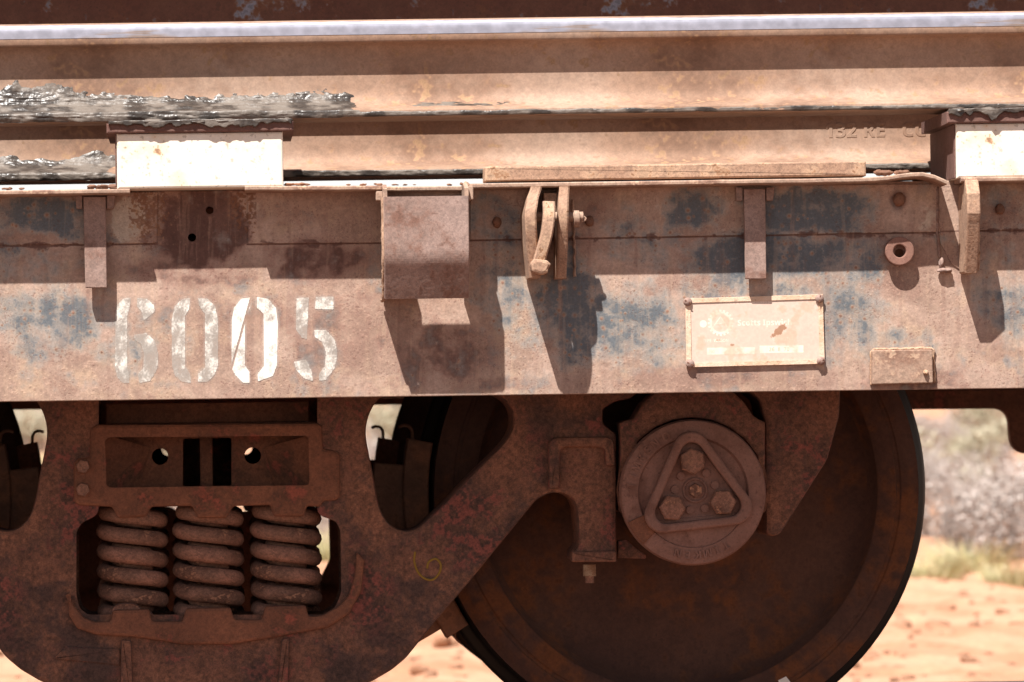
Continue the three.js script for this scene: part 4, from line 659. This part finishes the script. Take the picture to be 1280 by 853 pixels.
// ---------------------------------------------------------------- scrub and clods beyond the line
{
  const bushMat = (a, r = .9) => new THREE.MeshPhysicalMaterial({ color: 0xffffff, vertexColors: true, roughness: r, side: THREE.DoubleSide });
  const leafMat = bushMat(), twigMat = bushMat();
  function foliage(sd, rx, h, n, leaf, cols, up) {                  // leaf-sized faces spread through the crown's volume
    seed(sd); const pos = [], col = [], lobes = Array.from({ length: 9 }, () => [R(-.6, .6) * rx, R(.3, .75) * h, R(-.6, .6) * rx, R(.28, .5)]);
    for (let i = 0; i < n; i++) {
      const l = lobes[i % 9], d = new THREE.Vector3(R(-1, 1), R(-1, 1), R(-1, 1)); if (d.length() > 1 || d.length() < .25) { i--; continue; }
      const p = new THREE.Vector3(l[0] + d.x * rx * l[3] * 1.1, l[1] + d.y * h * l[3] * .8, l[2] + d.z * rx * l[3] * 1.1); if (p.y < .01) p.y = R(.01, .1);
      const a = new THREE.Vector3(R(-1, 1), R(-.4, 1) * up, R(-1, 1)).normalize(), b = new THREE.Vector3(R(-1, 1), R(-1, 1), R(-1, 1)).cross(a).normalize(), s = leaf * R(.6, 1.5), c = cols[Math.floor(rnd() * cols.length)], k = R(.75, 1.2);
      const q = [p, p.clone().addScaledVector(a, s * .5).addScaledVector(b, s * .22), p.clone().addScaledVector(a, s), p.clone().addScaledVector(a, s * .5).addScaledVector(b, -s * .22)];
      for (const j of [0, 1, 2, 0, 2, 3]) { pos.push(q[j].x, q[j].y, q[j].z); col.push(c[0] * k, c[1] * k, c[2] * k); }
    }
    const g = new THREE.BufferGeometry(); g.setAttribute('position', new THREE.Float32BufferAttribute(pos, 3)); g.setAttribute('color', new THREE.Float32BufferAttribute(col, 3)); g.computeVertexNormals(); return g;
  }
  function blades(sd, rx, h, n, cols, wd) {                          // stems or grass blades rising from the base
    seed(sd); const pos = [], col = [];
    for (let i = 0; i < n; i++) {
      const a = R(0, 6.283), r = Math.sqrt(rnd()) * rx * .45, b = new THREE.Vector3(Math.cos(a) * r, -.03, Math.sin(a) * r), lean = R(.2, 1) * rx * .8, e = R(-.5, .5) + a, t = new THREE.Vector3(b.x + Math.cos(e) * lean, h * R(.5, 1), b.z + Math.sin(e) * lean), m = b.clone().lerp(t, .5).add(new THREE.Vector3(0, h * .1, 0)), s = new THREE.Vector3(-Math.sin(a + 1), 0, Math.cos(a + 1)).multiplyScalar(wd), c = cols[Math.floor(rnd() * cols.length)], k = R(.75, 1.2);
      const q = [b.clone().sub(s), b.clone().add(s), m.clone().sub(s), m.clone().add(s), t];
      for (const j of [0, 1, 2, 1, 3, 2, 2, 3, 4]) { pos.push(q[j].x, q[j].y, q[j].z); col.push(c[0] * k, c[1] * k, c[2] * k); }
    }
    const g = new THREE.BufferGeometry(); g.setAttribute('position', new THREE.Float32BufferAttribute(pos, 3)); g.setAttribute('color', new THREE.Float32BufferAttribute(col, 3)); g.computeVertexNormals(); return g;
  }
  const grey = [[.48, .42, .39], [.42, .37, .34], [.52, .46, .42], [.36, .31, .28]], green = [[.46, .42, .2], [.52, .46, .25], [.4, .38, .2], [.54, .46, .3]], pale = [[.48, .44, .32], [.44, .4, .3], [.4, .38, .27]];
  const kinds = {
    saltbush: [0, 1, 2].map((i) => [foliage(1000 + i, .5, .62, 5200, .026, grey, .6), blades(1010 + i, .5, .5, 160, grey.map((c) => c.map((x) => x * .7)), .004)]),
    spinifex: [0, 1].map((i) => [foliage(1020 + i, .5, .2, 420, .035, green, 1), blades(1030 + i, .5, .32, 420, green, .004)]),
    scrub: [0, 1].map((i) => [foliage(1040 + i, .7, .8, 2400, .055, pale, .7), blades(1050 + i, .6, .75, 160, grey, .006)]),
  };
  const put = (kind, i, x, z, s, label, group) => {
    const g = thing(kind, label, kind === 'spinifex' ? 'grass tussock' : 'shrub', group), [lf, tw] = kinds[kind][i % kinds[kind].length]; g.position.set(x, groundY(x, z) - .03, z); g.rotation.y = (x * 7 + z * 3) % 6.28; g.scale.set(s, s * (.85 + .3 * ((x * 13.7) % 1 + 1) % 1 * .5), s);
    mesh(kind === 'spinifex' ? 'leaf_litter' : 'crown', lf, leafMat, g); mesh(kind === 'spinifex' ? 'blades' : 'stems', tw, twigMat, g);
  };
  // a spot on the ground below a given photograph pixel, found by walking along the line of sight
  const spot = (u, v) => { for (let d = 14; d < 160; d += .25) { const [x, y] = W(u, v, CD - d); if (y < groundY(x, CD - d)) return [x, CD - d]; } const [x] = W(u, v, CD - 150); return [x, CD - 150]; };
  const named = [
    ['saltbush', 0, 1240, 700, 1.25, 'broad grey shrub on red sand to the right of the big wheel'],
    ['saltbush', 1, 1205, 625, .8, 'small dark grey shrub on bare sand behind the broad grey shrub'],
    ['saltbush', 2, 1275, 640, 1.0, 'grey shrub standing behind the broad grey shrub, by the hanging bracket'],
    ['saltbush', 0, 1195, 562, 1.6, 'grey shrub on the skyline just right of the wheel'],
    ['scrub', 0, 1250, 566, 1.7, 'pale skyline scrub bush under the hanging bracket'],
    ['spinifex', 0, 1172, 726, .6, 'yellow-green grass tussock beside the rim of the big wheel, on the sand edge'],
    ['spinifex', 1, 1216, 716, .85, 'yellow-green grass tussock in front of the broad grey shrub'],
    ['spinifex', 0, 1262, 732, .55, 'yellow-green grass tussock on the sand edge below the hanging bracket'],
    ['scrub', 1, 500, 575, 1.5, 'pale green bush seen through the triangular opening of the bogie frame'],
    ['spinifex', 1, 478, 592, 1.2, 'yellow-green tussock low in the triangular opening of the bogie frame'],
    ['scrub', 0, 30, 570, 1.5, 'pale bush seen through the opening at the other end of the bogie frame'],
  ];
  for (const [k, i, u, v, s, label] of named) { const [x, z] = spot(u, v); put(k, i, x, z, s, label); }
  seed(4242);
  for (let i = 0; i < 190; i++) {
    const d = R(38, 150), x = R(-8, 14) * d / 45, z = CD - d, r = rnd(), kind = r < .45 ? 'saltbush' : r < .7 ? 'scrub' : 'spinifex';
    put(kind, i, x, z, R(.8, 1.7), { saltbush: 'grey shrub scattered over the far red sand plain', scrub: 'pale green bush scattered over the far red sand plain', spinifex: 'yellowish grass tussock scattered over the far red sand plain' }[kind], 'scattered scrub on the sand plain: ' + kind);
  }
  const shapes = lump(1, [1, .7, 1], 1200, .55), clods = new THREE.InstancedMesh(buv(shapes), M.sand, 2600), m4 = new THREE.Matrix4(), e = new THREE.Euler(), qn = new THREE.Quaternion();
  clods.name = 'sand_clods'; clods.userData.kind = 'stuff'; tag(clods, 'clods and lumps of red sandy earth beyond the track', 'clods'); clods.castShadow = clods.receiveShadow = true;
  for (let i = 0; i < 2600; i++) { const z = R(-9, -30), x = R(-5, 9), s = .008 + .05 * rnd() ** 5 + .012 * rnd(); qn.setFromEuler(e.set(R(-.4, .4), R(0, 6), R(-.4, .4))); m4.compose(new THREE.Vector3(x, groundY(x, z), z), qn, new THREE.Vector3(s * R(.8, 1.5), s, s * R(.8, 1.3))); clods.setMatrixAt(i, m4); }
  scene.add(clods);
}

renderer.render(scene, camera);
